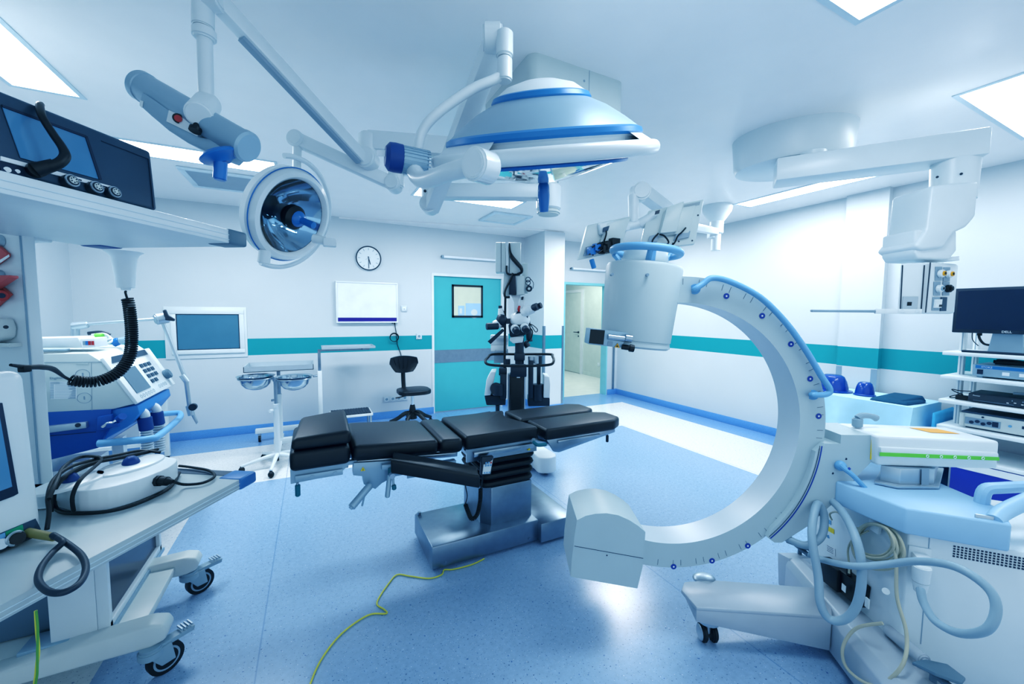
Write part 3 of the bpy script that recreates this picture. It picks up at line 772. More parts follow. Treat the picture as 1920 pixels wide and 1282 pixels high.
b.tube([Q(1550, 930, 1.74), Q(1580, 960, 1.62), Q(1605, 1010, 1.5), Q(1616, 1070, 1.45), Q(1608, 1130, 1.45), Q(1585, 1160, 1.47), Q(1555, 1160, 1.5), Q(1538, 1130, 1.52), Q(1534, 1080, 1.55), Q(1522, 1000, 1.6), Q(1532, 945, 1.68), Q(1545, 965, 1.68), Q(1540, 1005, 1.66), Q(1510, 1022, 1.66), Q(1472, 1007, 1.72)], .0155, 12, smooth=6)
b.tube([Q(1515, 1038, 1.62), Q(1545, 1050, 1.58), Q(1600, 1061, 1.46), Q(1660, 1058, 1.4), Q(1720, 1052, 1.32), Q(1790, 1062, 1.22), Q(1850, 1100, 1.15), Q(1868, 1140, 1.12), Q(1850, 1180, 1.12), Q(1800, 1187, 1.18), Q(1755, 1165, 1.25), Q(1732, 1130, 1.31), Q(1726, 1105, 1.35)], .0125, 12, smooth=6)
part('high_voltage_hose', b, 'hose', C)
b = MB(); p = onR(1722, 1048, .0)
b.box(p+n_*.02, (.05, .05, .06), (e_, n_, Z), bevel=.008); b.box(p+n_*.003, (.065, .008, .10), (e_, n_, Z), bevel=.002)
b.cyl(onR(1728, 1060, .045), onR(1726, 1090, .045), .028, .024, bevel=.003); b.cyl(onR(1726, 1090, .045), onR(1725, 1108, .045), .024, .018)
part('plug_socket', b, 'white', C)
b = MB(); b.prism([onL(1556, 1043, .002), onL(1595, 1070, .002), onL(1595, 1112, .002), onL(1556, 1082, .002)], n2*.06, bevel=.004, m=0)
b.prism([onL(1590, 1066, .002), onL(1634, 1100, .002), onL(1628, 1140, .002), onL(1590, 1108, .002)], n2*.045, bevel=.004, m=0)
b.cyl(onL(1591, 1058, .03), onL(1592, 1078, .035), .010, m=0); b.box(onL(1582, 1102, .063), (.022, .002, .03), (e2, n2, Z), m=1); b.box(onL(1626, 1130, .05), (.018, .006, .04), (e2, n2, Z), m=1)
part('foot_switch', b, ['black', 'white'], C)
b = MB()
def lab(x, y, w, h, m): b.prism([onL(x, y, .001), onL(x+w, y+w*.55, .001), onL(x+w, y+h+w*.55, .001), onL(x, y+h, .001)], n2*.001, m=m)
lab(1551, 972, 7, 8, 1); lab(1551, 985, 13, 9, 0); lab(1550, 1020, 16, 14, 2)
b.cyl(onL(1554, 1006, .0), onL(1554, 1006, .0015), .008, m=1, seg=14)
for i in range(4): lab(1551, 1022+i*3, 12, 1, 3)
part('safety_label', b, ['yellow', 'pale_blue', 'ink_white', 'ink'], C)

# chassis: cross bar, leg and castors
b = MB()
def sec(r0, r1, f): return [W(r0, f, .03), W(r0, f, .17), W(r0+(r1-r0)*.14, f, .21), W(r0+(r1-r0)*.5, f, .222), W(r0+(r1-r0)*.85, f, .205), W(r1+.02, f, .17), W(r1+.02, f, .03)]
A1_, B1_ = sec(1.47, 1.585, 2.04), sec(1.285, 1.60, .98)
b.raw(A1_+B1_, [tuple(range(7)), tuple(range(13, 6, -1))]+[(i, (i+1) % 7, 7+(i+1) % 7, 7+i) for i in range(7)], bevel=.006)
b.prism([W(1.48, 2.03, .215), W(1.48, 2.12, .19), W(1.48, 2.11, .10), W(1.48, 2.10, .02), W(1.48, 1.97, .02), W(1.48, 1.93, .1)], R*.12, bevel=.004)
zt = .205
tA, tB, tC, tD = UZ(1283, 1090, zt), UZ(1330, 1086, zt), UZ(1560, 1103, zt), UZ(1560, 1155, zt); tE = UZ(1306, 1138, zt)
tN = UZ(1277, 1105, zt)
dn = lambda p, z: V((p.x, p.y, z))
b.prism([tN, tA, tB, tC, tD, tE], Z*-.02, bevel=.006)
b.hexa([dn(tE, .19), dn(tD, .19), dn(tC, .19), dn(tA, .19), dn(tE, .135), dn(tD, .045), dn(tC, .045), dn(tA, .135)], bevel=.004)
ch = part('chassis', b, 'chassis_grey', C)
def castor_twin(c, par, r=.04, top=.1):
    b = MB(); c = V(c)
    for s in (-1, 1): b.cyl(c+R*s*.012, c+R*s*.034, r, bevel=.006, m=0)
    b.lathe([(0, .0), (.05, 0), (.052, .02), (.03, .04), (0, .045)], V((c.x, c.y, top-.03)), Z, 24, m=1)
    b.cyl((c.x, c.y, r), (c.x, c.y, top), .014, m=1); b.ell(c-F*.002-R*.037, .008, r*.8, r*.8, (R, F, Z), m=1)
    return part('castor', b, ['black_rubber', 'alu'], par)
p = UZ(1326, 1200, 0); castor_twin((p.x, p.y, .042), C, .042, .13)
p = W(1.54, 2.05, 0); castor_twin((p.x, p.y, .03), C, .03, .06)
p = W(1.45, 1.08, 0); castor_twin((p.x, p.y, .03), C, .03, .06)
b = MB(); tt_ = UZ(1320, 1084, .2); b.ell(tt_+F*.0, .055, .04, .02, (R, F, Z), m=0); part('castor_cover', b, 'alu', C)
# brake pedals and lever tube on the cross bar
def pedal(p, s=1):
    b = MB(); p = V(p)
    b.prism([p-R*.05+Z*.02, p-R*.02-F*.05+Z*.025, p+R*.06-F*.06+Z*.0, p+R*.12-F*.02-Z*.02, p+R*.11+F*.03-Z*.015, p+R*.02+F*.02+Z*.012], Z*.012, bevel=.003)
    b.cyl(p+R*.03-F*.06-Z*.01, p+R*.03+F*.03-Z*.01, .012); b.cyl(p+R*.03+Z*0, p+R*.03-Z*.06, .01)
    return part('brake_pedal', b, 'hose_dark', C)
pedal(UZ(1735, 1256, .26)); pedal(UZ(1490, 1024, .24))
b = MB(); b.cyl(UZ(1665, 1180, .24), UZ(1735, 1240, .25), .022, bevel=.004); b.cyl(UZ(1735, 1240, .25), UZ(1755, 1262, .25), .012)
part('lever_tube', b, 'chassis_grey', C)

# ------------------------------------------------------------------ ceiling-hung lamps
MX, MY = 1.265, 2.05
T = thing('lamp_mount', 'boxy white ceiling housing with a spindle above the big surgical lamp', 'ceiling mount', (MX, MY, H))
b = MB(); bx0, bx1, by0, by1 = .97, 1.56, 1.75, 2.35
b.prism([(x+(bx0+bx1)/2, y+(by0+by1)/2, 2.57) for x, y in rounded(bx1-bx0, by1-by0, .05)], (0, 0, H-2.57), m=0)
b.mm(bx0+.345, bx0+.348, by0-.001, by0+.001, 2.57, H, m=1)
b.cyl((1.285, by0-.001, 2.70), (1.285, by0+.01, 2.70), .006, m=1)
part('housing', b, ['cream', 'grey'], T)
b = MB(); b.cyl((MX, MY, 2.57), (MX, MY, 2.11), .05, bevel=.004); b.cyl((MX, MY, 2.11), (MX, MY, 2.085), .068, bevel=.008); part('spindle', b, 'cream', T)
def hub(b, z0, z1, r): b.lathe([(.052, z0), (r-.01, z0), (r, z0+.01), (r, z1-.01), (r-.01, z1), (.052, z1), (.052, z0)], (MX, MY, 0), Z, 36)
def to_hub(p): d = (V((p.x, p.y, 0))-V((MX, MY, 0))).normalized(); return V((MX, MY, p.z))+d*.056
SP = lambda z: V((MX, MY, z))
def beam(b, p0, p1, w, h, m=0, bevel=.012, up=Z):
    p0, p1 = V(p0), V(p1); d = (p1-p0).normalized(); s = d.cross(V(up)).normalized(); u = s.cross(d)
    return b.box((p0+p1)/2, ((p1-p0).length, w, h), (d, s, u), m=m, bevel=bevel)

# big lamp ------------------------------------------------------------
c = Q(1016, 252, 1.5); vw = (c-CAM).normalized()
th = math.radians(21); n = (Z*math.cos(th)-F*math.sin(th)-R*.075).normalized()
MOUNT = T
L = thing('surgical_lamp', 'large dome surgical lamp with blue bands and a blue centre handle', 'surgical lamp', c, 'surgical lamps of the ceiling cluster')
hint = R
b = MB()
b.lathe([(0, .168), (.06, .165), (.12, .148), (.158, .122)], c, n, 64, hint=hint, m=0)
b.lathe([(.158, .122), (.168, .118), (.176, .104), (.174, .098)], c, n, 64, hint=hint, m=1)
b.lathe([(.174, .099), (.23, .073), (.29, .035), (.335, .002)], c, n, 64, hint=hint, m=2)
b.lathe([(.335, .002), (.348, -.004), (.352, -.018), (.346, -.026)], c, n, 64, hint=hint, m=1)
b.lathe([(.346, -.024), (.335, -.032), (.328, -.06), (.318, -.09), (.28, -.10)], c, n, 64, hint=hint, m=0)
part('dome', b, ['white', 'blue_band', 'grey_silver'], L)
b = MB(); b.lathe([(.30, -.098), (.285, -.104), (.18, -.135), (.10, -.155), (.075, -.16)], c, n, 48, hint=hint); part('lens', b, 'clear', L)
b = MB(); b.lathe([(.29, -.10), (.1, -.09), (0, -.08)], c, n, 48, hint=hint); part('reflector', b, 'mirror', L)
b = MB(); b.lathe([(.30, -.094), (.308, -.098), (.304, -.106), (.29, -.103)], c, n, 48, hint=hint); part('lens_seal', b, 'blue_plastic', L)
b = MB(); b.torus(c-n*.068, n, .388, .024, 72, 14, hint=hint)
gap0, gap1 = math.radians(-118), math.radians(-42)   # open grip slot in the front right of the rim
ug, wg, _n = frame(n, R)
if wg.dot(F) < 0: gap0, gap1 = -gap1, -gap0
b.lathe([(.345, -.020), (.40, -.056), (.40, -.075), (.335, -.088), (.335, -.02)], c, n, 60, hint=hint, a0=gap1, a1=gap0+2*PI)
part('rim_handle', b, 'white', L)
b = MB(); hb = c-n*.16; dn_ = (-n*.9-Z*.35).normalized()
b.cyl(hb+n*.09, hb, .022, m=2); b.lathe([(0, 0), (.075, 0), (.078, .006), (0, .008)], hb, n, 32, m=0); b.lathe([(.015, .0), (.021, .015), (.023, .05), (.02, .085), (.017, .11), (0, .112)], hb, dn_, 24, m=1)
part('centre_handle', b, ['black', 'blue_plastic', 'blue_band'], L)
# yoke with round joint and the curved fork tube
fy = 1.33
b = MB()
b.tube([Q(770, 300, 1.46), Q(782, 330, 1.36), Q(800, 337, 1.3), Q(845, 322, 1.2), Q(890, 311, 1.14)], [.028, .028, .026, .026, .028], 14, smooth=6)
part('yoke', b, 'white', L)
b = MB(); jc = Q(895, 309, 1.12); jd = (R*.55+F*.8+Z*.1).normalized(); b.cyl(jc-jd*.02, jc+jd*.055, .045, bevel=.006); b.cyl(jc-jd*.022, jc-jd*.018, .034); part('joint', b, 'white_gloss', L)
b = MB()
fp = [Q(945, 138, 1.5), Q(925, 150, 1.49), Q(890, 165, 1.48), Q(850, 190, 1.47), Q(810, 222, 1.46), Q(790, 250, 1.46), Q(783, 280, 1.46), Q(776, 305, 1.46)]
b.tube(fp, .0175, 14, smooth=6); part('fork_tube', b, 'white', L)
b = MB(); b.cyl(Q(946, 60, 1.5), Q(946, 108, 1.5), .031, bevel=.006); b.cyl(Q(946, 110, 1.5), Q(946, 153, 1.5), .028, bevel=.005); part('swivel', b, 'white', L)
b = MB(); pt, pb = Q(932, 72, 1.53), Q(808, 392, 2.36)
beam(b, pt, pb, .085, .07, bevel=.014); dd = (pb-pt).normalized(); s_ = dd.cross(F).normalized()
beam(b, pt+dd*.12-F*.04, pb-dd*.02-F*.045, .02, .02, m=1, bevel=.002)
b.cyl(pt-R*.05, pt+R*.02, .05, bevel=.008); part('spring_arm', b, ['white', 'grey'], L)
b = MB(); kz = Q(808, 350, 2.40); b.cyl(Q(806, 338, 2.40), Q(806, 378, 2.40), .05, bevel=.01); b.cyl(Q(806, 385, 2.36)-F*.06, Q(806, 385, 2.36)+F*.05, .05, bevel=.012)
b.cyl(Q(797, 358, 2.34), Q(797, 358, 2.33), .008, m=1); part('knuckle', b, ['white', 'charcoal'], L)
zb = Q(1035, 367, 2.40).z
b = MB(); pa_ = Q(806, 366, 2.40); pa_.z = zb+.018; beam(b, pa_, to_hub(pa_), .09, .082); hub(b, zb-.085, zb+.06, .072); part('extension_arm', b, 'white', L)
# camera-like handle unit on the yoke
b = MB(); h0, h1 = Q(722, 292, 1.36), Q(800, 308, 1.42); hd = (h1-h0).normalized()
b.cyl(h0+hd*.05, h1, .043, bevel=.006, m=0); b.lathe([(0, 0), (.03, 0), (.045, .012), (.047, .03), (.046, .055), (0, .056)], h0, hd, 32, m=1)
for i in range(24):
    a = 2*PI*i/24; u_, w_, _ = frame(hd); e = u_*math.cos(a)+w_*math.sin(a); b.box(h0+hd*.10+e*.043, (.09, .004, .004), (hd, e, hd.cross(e)), m=0)
b.box(h0-hd*.001+V((0, 0, .008)), (.003, .05, .02), (hd, R, Z), m=2); b.cyl(h0-hd*.003-Z*.014+R*.01, h0-Z*.014+R*.01, .010, m=3)
part('lamp_driver', b, ['grey_silver', 'navy', 'ink_white', 'red'], L)

# small lamp ----------------------------------------------------------
c = Q(546, 405, 2.1); tc = (CAM-c).normalized(); rr = (R-R.dot(tc)*tc).normalized(); uu = tc.cross(rr)
if uu.z < 0: uu = -uu
n = (tc*.72+(rr*.9-uu*.43).normalized()*.70).normalized()
S = thing('surgical_lamp', 'small round surgical lamp tilted to face the table, glass front with a blue handle', 'surgical lamp', c, 'surgical lamps of the ceiling cluster')
b = MB(); b.lathe([(0, -.17), (.10, -.16), (.18, -.12), (.225, -.06), (.238, -.055), (.24, -.02), (.232, -.012), (.235, .01), (.225, .03), (.205, .036), (.192, .024), (.188, .01)], c, n, 64)
part('housing', b, 'white_gloss', S)
b = MB(); b.lathe([(.189, .012), (.16, -.03), (.10, -.085), (.05, -.10), (0, -.10)], c, n, 48); part('reflector', b, 'mirror', S)
b = MB(); b.lathe([(0, .014), (.188, .014), (.188, .010), (0, .010)], c, n, 48); part('glass_front', b, 'glass', S)
b = MB(); b.torus(c+n*.0, n, .2395, .003, 64, 6); part('trim_ring', b, 'blue_plastic', S)
b = MB(); b.lathe([(.03, -.1), (.05, -.06), (.05, -.02), (.045, .0)], c, n, 32, m=1); b.lathe([(.0, .05), (.045, .05), (.062, .03), (.062, .0), (.05, -.02)], c, n, 32, m=0)
part('bulb_unit', b, ['black', 'clear'], S)
b = MB(); b.lathe([(.042, .05), (.035, .065), (.018, .075), (.017, .15), (0, .152)], c, n, 24); part('centre_handle', b, 'blue_plastic', S)
u, w, _ = frame(n, Z); b = MB()
b.tube([c+n*.0-n*.03+(u*math.cos(a)+w*math.sin(a))*.285 for a in [math.radians(t) for t in range(-195, 25, 6)]], .013, 10)
b.cyl(Q(497, 468, 2.02), Q(494, 494, 2.02), .028, bevel=.004); b.cyl(Q(588, 447, 2.0), Q(612, 452, 2.0), .022); b.box(Q(618, 455, 2.0), (.06, .045, .04), bevel=.006)
part('yoke', b, 'white', S)
b = MB(); top = Q(557, 262, 2.12)
b.cyl(top-Z*.0, Q(557, 322, 2.12), .022, bevel=.003); b.cyl(top-R*.0-F*.035, top+F*.035, .042, bevel=.01); part('stem', b, 'white', S)
b = MB(); e1 = Q(738, 345, 2.3); beam(b, top, e1, .06, .07, bevel=.014); b.cyl(e1-F*.05, e1+F*.05, .045, bevel=.01); part('spring_arm', b, 'white', S)
b = MB(); k0 = Q(742, 335, 2.3); zb2 = Q(742, 318, 2.3).z; b.cyl(V((k0.x, k0.y, k0.z-.05)), V((k0.x, k0.y, zb2+.03)), .045, bevel=.008)
pa_ = V((k0.x, k0.y, zb2)); beam(b, pa_, to_hub(pa_), .07, .05); hub(b, zb2-.03, zb2+.03, .068); part('extension_arm', b, 'white', S)

# camera head at the upper left -----------------------------------------
fq = 1.5
K = thing('ceiling_camera', 'grey cylindrical camera head with a blue hanging handle at upper left', 'camera', Q(385, 200, fq))
b = MB(); p0, p1 = Q(262, 160, fq), Q(468, 278, fq-.06); d = (p1-p0).normalized()
b.lathe([(0, 0), (.046, 0), (.053, .008), (.053, .03), (.05, .033), (.05, (p1-p0).length-.03), (.053, (p1-p0).length-.028), (.053, (p1-p0).length-.008), (.046, (p1-p0).length), (0, (p1-p0).length)], p0, d, 40)
part('body', b, 'grey_silver', K)
b = MB(); fb = fq-.07
b.prism([Q(x, y, fb) for x, y in ((260, 196), (266, 172), (290, 188), (330, 216), (372, 244), (372, 256), (400, 262), (430, 278), (438, 290), (428, 300), (395, 288), (352, 268), (315, 244), (282, 216))], F*.06, bevel=.004, m=0)
b.prism([Q(318, 207, fb-.002), Q(376, 234, fb-.002), Q(371, 256, fb-.002), Q(313, 228, fb-.002)], F*-.003, m=1)
b.prism([Q(263, 188, fb-.001), Q(269, 190, fb-.001), Q(267, 203, fb-.001), Q(262, 198, fb-.001)], F*-.001, m=1)
br = part('control_bracket', b, ['grey_silver', 'white'], K)
b = MB(); b.cyl(Q(334, 222, fb-.004), Q(334, 222, fb-.010), .016, m=0); b.cyl(Q(334, 222, fb-.010), Q(334, 222, fb-.015), .011, m=1); b.cyl(Q(372, 225, fb-.006), Q(366, 242, fb-.02), .010, m=0); b.cyl(Q(367, 240, fb-.018), Q(365, 246, fb-.022), .018, m=0)
part('switches', b, ['black', 'red'], br)
b = MB(); q = Q(414, 291, fb-.01); ax = (Z*.9+R*-.35-F*.15).normalized()
b.lathe([(0, .012), (.03, .012), (.062, .004), (.068, -.004), (.064, -.009), (.03, -.018), (.02, -.026), (0, -.026)], q, ax, 36); b.cyl(q-Z*.02, Q(412, 338, fb-.01), .0205, bevel=.004)
part('hanging_handle', b, 'blue_plastic', K)
b = MB(); b.cyl(Q(372, 216, fq-.10), Q(390, 194, fq+.02), .042, bevel=.006); part('joint', b, 'white', K)
b = MB(); b.cyl(Q(381, -20, fq), Q(381, 52, fq), .034, bevel=.004); b.cyl(Q(383, 54, fq), Q(383, 74, fq), .037, bevel=.006); b.cyl(Q(384, 70, fq), Q(387, 190, fq), .024); part('drop_tube', b, 'white', K)
b = MB(); a0_, a1_ = Q(402, -4, 1.5), Q(684, 302, 2.2)
beam(b, a0_, a1_, .055, .065, bevel=.012); b.cyl(a0_-R*.06, a0_+R*.03, .045, bevel=.008); dd = (a1_-a0_).normalized()
beam(b, a0_+dd*.1-Z*.04, a1_-dd*.05-Z*.04, .03, .02, m=1, bevel=.002)
part('spring_arm', b, ['white', 'grey'], K)
b = MB(); kk = Q(690, 300, 2.22); b.cyl(kk-F*.06, kk+F*.04, .055, bevel=.01); b.cyl(V((kk.x, kk.y, kk.z)), Q(690, 250, 2.22), .05, bevel=.012); zb3 = Q(692, 265, 2.22).z
pa_ = V((kk.x, kk.y, zb3)); beam(b, pa_, to_hub(pa_), .08, .10); hub(b, zb3-.06, zb3+.05, .07); part('extension_arm', b, 'white', K)

# right supply boom -----------------------------------------------------
P = thing('supply_boom', 'ceiling supply boom at right with oval mount, long beam and gas outlet box', 'supply boom', (3.03, 1.68, H))
b = MB()
mc = V((3.03, 1.70, H)); dv = V((.50, -.86, 0))
outl = []
for cx_, sg in ((mc-dv*.10, 1), (mc+dv*.10, -1)):
    pass
b.lathe([(0, -.235), (.27, -.235), (.30, -.225), (.31, -.20), (.325, 0), (0, 0)], mc, Z, 56, hint=dv, sx=1.12, sy=.9)
part('ceiling_mount', b, 'white', P)
zb = 2.40; s0 = UZ(1455, 338, 2.36); s1 = UZ(1858, 287, 2.36); d = (s1-s0).normalized(); sd = d.cross(Z).normalized()
if sd.dot(CAM-s0) < 0: sd = -sd
b = MB(); o0, o1 = s0+sd*.0, s1+sd*.0
b.hexa([o0, o1, o1+Z*.14, o0+Z*.14, o0-sd*.20, o1-sd*.20, o1-sd*.20+Z*.14, o0-sd*.20+Z*.14], bevel=.01)
b.cyl(s0+d*.2-sd*.1+Z*.14, V((s0+d*.2-sd*.1).to_tuple()[:2]+(H-.23,)), .07)
part('boom_beam', b, 'white', P)
te = PL(1791, 305, s1-sd*.1, sd); te = V((te.x, te.y, 2.36))
b = MB(); b.cyl(te+Z*.005, V((te.x, te.y, 2.15)), .10, .095, 40); 
for px, py in ((1802, 326), (1757, 332)): p = PL(px, py, te+sd*.1, sd); b.cyl(p, p+sd*.004, .006, m=1)
part('drop_tube', b, ['white', 'charcoal'], P)
fE = te.dot(F)-.10
b = MB(); b.prism([Q(x, y, fE) for x, y in ((1750, 347), (1838, 337), (1832, 405), (1815, 425), (1790, 437), (1772, 465), (1728, 470), (1716, 462), (1740, 430))], F*.24, bevel=.02, seg=3)
part('elbow', b, 'white', P)
b = MB(); b.prism([Q(x, y, fE+.02) for x, y in ((1717, 430), (1795, 432), (1795, 470), (1780, 487), (1722, 485), (1715, 475))], F*.2, bevel=.012, seg=3); b.cyl(Q(1755, 485, fE+.12), Q(1755, 492, fE+.12), .09)
part('head_joint', b, 'white', P)
# outlet head: left and right faces
hc = Q(1742, 540, fE+.0); zt_, zb_ = Q(1742, 491, fE).z, Q(1742, 588, fE).z
eL = Q(1684, 540, fE+.05); eR = Q(1795, 540, fE+.075)
hc0, eL0, eR0 = [V((p.x, p.y, 0)) for p in (hc, eL, eR)]
bk = eL0+eR0-hc0
b = MB(); b.prism([p+Z*zb_ for p in (hc0, eR0, bk, eL0)], Z*(zt_-zb_), bevel=.012, seg=3)
box = part('outlet_box', b, 'white', P)
rl = (hc0-eL0).normalized(); rw = (eR0-hc0).normalized(); nl = Z.cross(rl); nl = nl if nl.dot(CAM-hc0) > 0 else -nl; nr = Z.cross(rw); nr = nr if nr.dot(CAM-hc0) > 0 else -nr
def fl(px, py, o=.002): return PL(px, py, hc0+nl*o, nl)
def fr(px, py, o=.002): return PL(px, py, hc0+nr*o, nr)
b = MB()
for x0, x1 in ((1691, 1687), (1732, 1726)): b.prism([fl(x0, 497), fl(x0+2.2, 497), fl(x1+2.2, 579), fl(x1, 579)], nl*.002, m=0)
b.prism([fr(1743, 492), fr(1745, 492), fr(1736, 586), fr(1734, 586)], nr*.002, m=0)
b.prism([fl(1693, 556), fl(1721, 556), fl(1719, 580), fl(1691, 580)], nl*.003, m=1); b.prism([fl(1701, 566), fl(1709, 566), fl(1708, 573), fl(1700, 573)], nl*.006, m=2)
part('front_panel', b, ['charcoal', 'alu', 'black'], box)
b = MB()
for i, (x, y, cm) in enumerate(((1761, 513, 3), (1776, 514, 3), (1758, 541, 4), (1775, 541, 2))):
    b.prism([fr(x-7, y-13), fr(x+5, y-13), fr(x+4, y+13), fr(x-8, y+13)], nr*.002, m=1)
    p = fr(x, y, .004); b.cyl(p, p+nr*.02, .021, m=0 if cm != 2 else 2, bevel=.003); b.cyl(p+nr*.02, p+nr*.026, .013, m=cm, seg=16); b.cyl(p+nr*.026, p+nr*.028, .007, m=2, seg=12)
b.prism([fr(1749, 557), fr(1762, 557), fr(1760, 582), fr(1747, 582)], nr*.002, m=1); b.prism([fr(1751, 561), fr(1762, 561), fr(1760, 577), fr(1749, 577)], nr*.012, m=0); b.prism([fr(1756, 571), fr(1761, 571), fr(1760, 575), fr(1755, 575)], nr*.014, m=2)
b.prism([fr(1764, 557), fr(1775, 557), fr(1773, 583), fr(1762, 583)], nr*.003, m=5)
part('gas_outlets', b, ['white_gloss', 'grey', 'black', 'amber', 'grey_silver', 'dark_grey'], box)
b = MB(); z0 = zb_+.012
r0 = fl(1728, 583, .012); r0.z = z0; dirL = (eL0-hc0).normalized()
rA = V((eL0.x, eL0.y, z0))+nl*.012; rB = Q(1640, 584, fE+.06); rB.z = z0; rC = Q(1521, 585, fE+.02); rC.z = z0
beam(b, r0, rA, .012, .028, bevel=.003); beam(b, rA, rB, .012, .028, bevel=.003, m=0); beam(b, rB, rC, .02, .014, bevel=.005, m=1)
for px in (1720, 1692): b.cyl(fl(px, 583, .016), fl(px, 583, .022), .008, seg=12)
part('rail_arm', b, ['white', 'grey'], P)

# small ceiling mount + twin monitors -----------------------------------
fm = 3.0
mp = UZ(1345, 386, H)
N = thing('ceiling_monitors', 'pair of monitors seen from behind on a white ceiling arm above the intensifier', 'monitor pair', (mp.x, mp.y, H))
fM = mp.dot(F)
b = MB(); b.lathe([(0, -.18), (.075, -.18), (.085, -.17), (.15, -.07), (.16, -.02), (.16, 0), (0, 0)], mp, Z, 48); part('ceiling_mount', b, 'white', N)
b = MB(); pz = lambda py: V((mp.x, mp.y, Q(1330, py, fM).z))
b.cyl(pz(415)+Z*.02, pz(438), .075, bevel=.006); b.cyl(pz(436), pz(470), .052, .05, bevel=.004); b.box(pz(440)-R*.06+Z*.03, (.06, .08, .14), (R, F, Z), bevel=.01); part('drop_tube', b, 'white', N)
# arm: horizontal from the tube, then spring arm
b = MB(); a0 = pz(455); a1 = Q(1255, 392, 3.3); a2 = Q(1205, 360, fm)
a1b = V((a1.x, a1.y, a0.z))
beam(b, pz(434), Q(1290, 424, 3.5), .07, .07); beam(b, Q(1290, 424, 3.5), a2, .10, .10, bevel=.02); b.cyl(a2-R*.02-F*.05, a2+F*.05, .065, bevel=.012)
part('spring_arm', b, 'white', N)
b = MB(); b.box(Q(1189, 362, fm), (.05, .07, .09), (R, F, Z), bevel=.01); b.cyl(Q(1188, 365, fm), Q(1187, 418, fm), .042, .036, bevel=.004)
b.cyl(Q(1175, 424, fm), Q(1205, 418, fm), .035, bevel=.008); b.tube([Q(1200, 420, fm), Q(1215, 412, fm-.02), Q(1228, 402, fm-.03)], .04, 12, smooth=4)
beam(b, Q(1215, 412, fm-.01), Q(1265, 402, fm-.06), .06, .10, bevel=.012); beam(b, Q(1178, 422, fm-.02), Q(1122, 430, fm-.06), .06, .085, bevel=.015)
part('yoke', b, 'white', N)
def monitor(c4, fm_, th, name):
    q = [Q(x, y, f) for x, y, f in c4]; n_ = (q[1]-q[0]).cross(q[3]-q[0]).normalized(); n_ = n_ if n_.dot(F) > 0 else -n_
    b = MB(); b.prism(q, n_*th, bevel=.006, m=0)
    mon = part('monitor', b, ['cream'], N)
    def at(u, v, o=0.): return (q[0].lerp(q[1], u)).lerp(q[3].lerp(q[2], u), v)-n_*o
    b = MB(); b.prism([at(.02, .03)+n_*(th+.0), at(.98, .03)+n_*th, at(.98, .97)+n_*th, at(.02, .97)+n_*th], n_*.002); part('screen', b, 'screen_dark', mon)
    return mon, at, n_
m1, at, n_ = monitor([(1216, 395, fm-.05), (1320, 373, fm-.12), (1303, 457, fm-.12), (1198, 469, fm-.05)], fm, .05, 'r')
b = MB(); b.prism([at(.32, .06), at(.62, .0), at(.60, .70), at(.30, .68)], -n_*.06, bevel=.008, m=0); b.prism([at(.30, .1), at(.86, .12), at(.84, .74), at(.28, .72)], -n_*.025, bevel=.006, m=0)
b.prism([at(.12, .11, .065), at(.2, .10, .065), at(.2, .19, .065), at(.12, .2, .065)], -n_*.004, m=1)
for u_, v_ in ((.95, .35), (.94, .92), (.7, .9), (.6, .93)): b.cyl(at(u_, v_), at(u_, v_, .003), .006, seg=8, m=1)
b.prism([at(.14, .68, .003), at(.3, .66, .003), at(.3, .84, .003), at(.13, .86, .003)], -n_*.02, m=2); b.prism([at(.62, .72, .003), at(.86, .70, .003), at(.86, .84, .003), at(.6, .87, .003)], -n_*.02, m=2)
for i in range(18): b.prism([at(.66+i*.016, .04, .001), at(.668+i*.016, .04, .001), at(.664+i*.016, .12, .001), at(.656+i*.016, .12, .001)], -n_*.0015, m=2)
part('back_cover', b, ['cream', 'charcoal', 'grey'], m1)
b = MB()
b.tube([at(.28, .66, .04), at(.2, .82, .05), at(.24, .96, .05), at(.4, .99, .05), at(.5, .93, .05), at(.4, .76, .05), at(.3, .7, .05)], .006, 6, smooth=6)
b.tube([at(.76, .62, .03), at(.7, .72, .05), at(.64, .8, .05), at(.6, .97, .05), at(.5, 1.02, .04), at(.44, .96, .04)], .006, 6, smooth=6)
part('cables', b, 'black', m1)
m2, at, n_ = monitor([(1102, 422, fm-.06), (1184, 405, fm-.02), (1162, 473, fm-.02), (1084, 487, fm-.06)], fm, .045, 'l')
b = MB(); b.prism([at(.42, .08), at(.95, .05), at(.92, .62), at(.40, .6)], -n_*.04, bevel=.006, m=0); b.prism([at(.34, .2, .05), at(.46, .18, .05), at(.46, .32, .05), at(.36, .33, .05)], -n_*.02, m=1); b.prism([at(.1, .66, .002), at(.78, .62, .002), at(.76, .9, .002), at(.1, .92, .002)], -n_*.015, m=2)
part('back_cover', b, ['cream', 'dark_grey', 'grey'], m2)
b = MB(); rnd = random.Random(3)
for i in range(9):
    a = rnd.uniform(.12, .7); pts = [at(a+rnd.uniform(-.12, .12), .62+rnd.uniform(0, .34), .03+rnd.uniform(0, .05)) for _ in range(5)]; b.tube(pts, .006, 6, smooth=5, m=0)
for u_, v_ in ((.62, .75), (.72, .68), (.55, .85)): b.box(at(u_, v_, .05), (.07, .05, .05), m=0, bevel=.004)
for u_, v_ in ((.22, .82), (.32, .74)): b.box(at(u_, v_, .05), (.05, .04, .05), m=1, bevel=.004)
b.tube([at(.4, .25, .06), at(.44, .4, .07), at(.46, .6, .05)], .006, 6, smooth=5)
part('cables', b, ['black', 'blue_plastic'], m2)
b = MB(); b.cyl(Q(1109, 486, fm-.06), Q(1114, 503, fm-.06), .018, bevel=.003); part('handle', b, 'blue_band', m2)

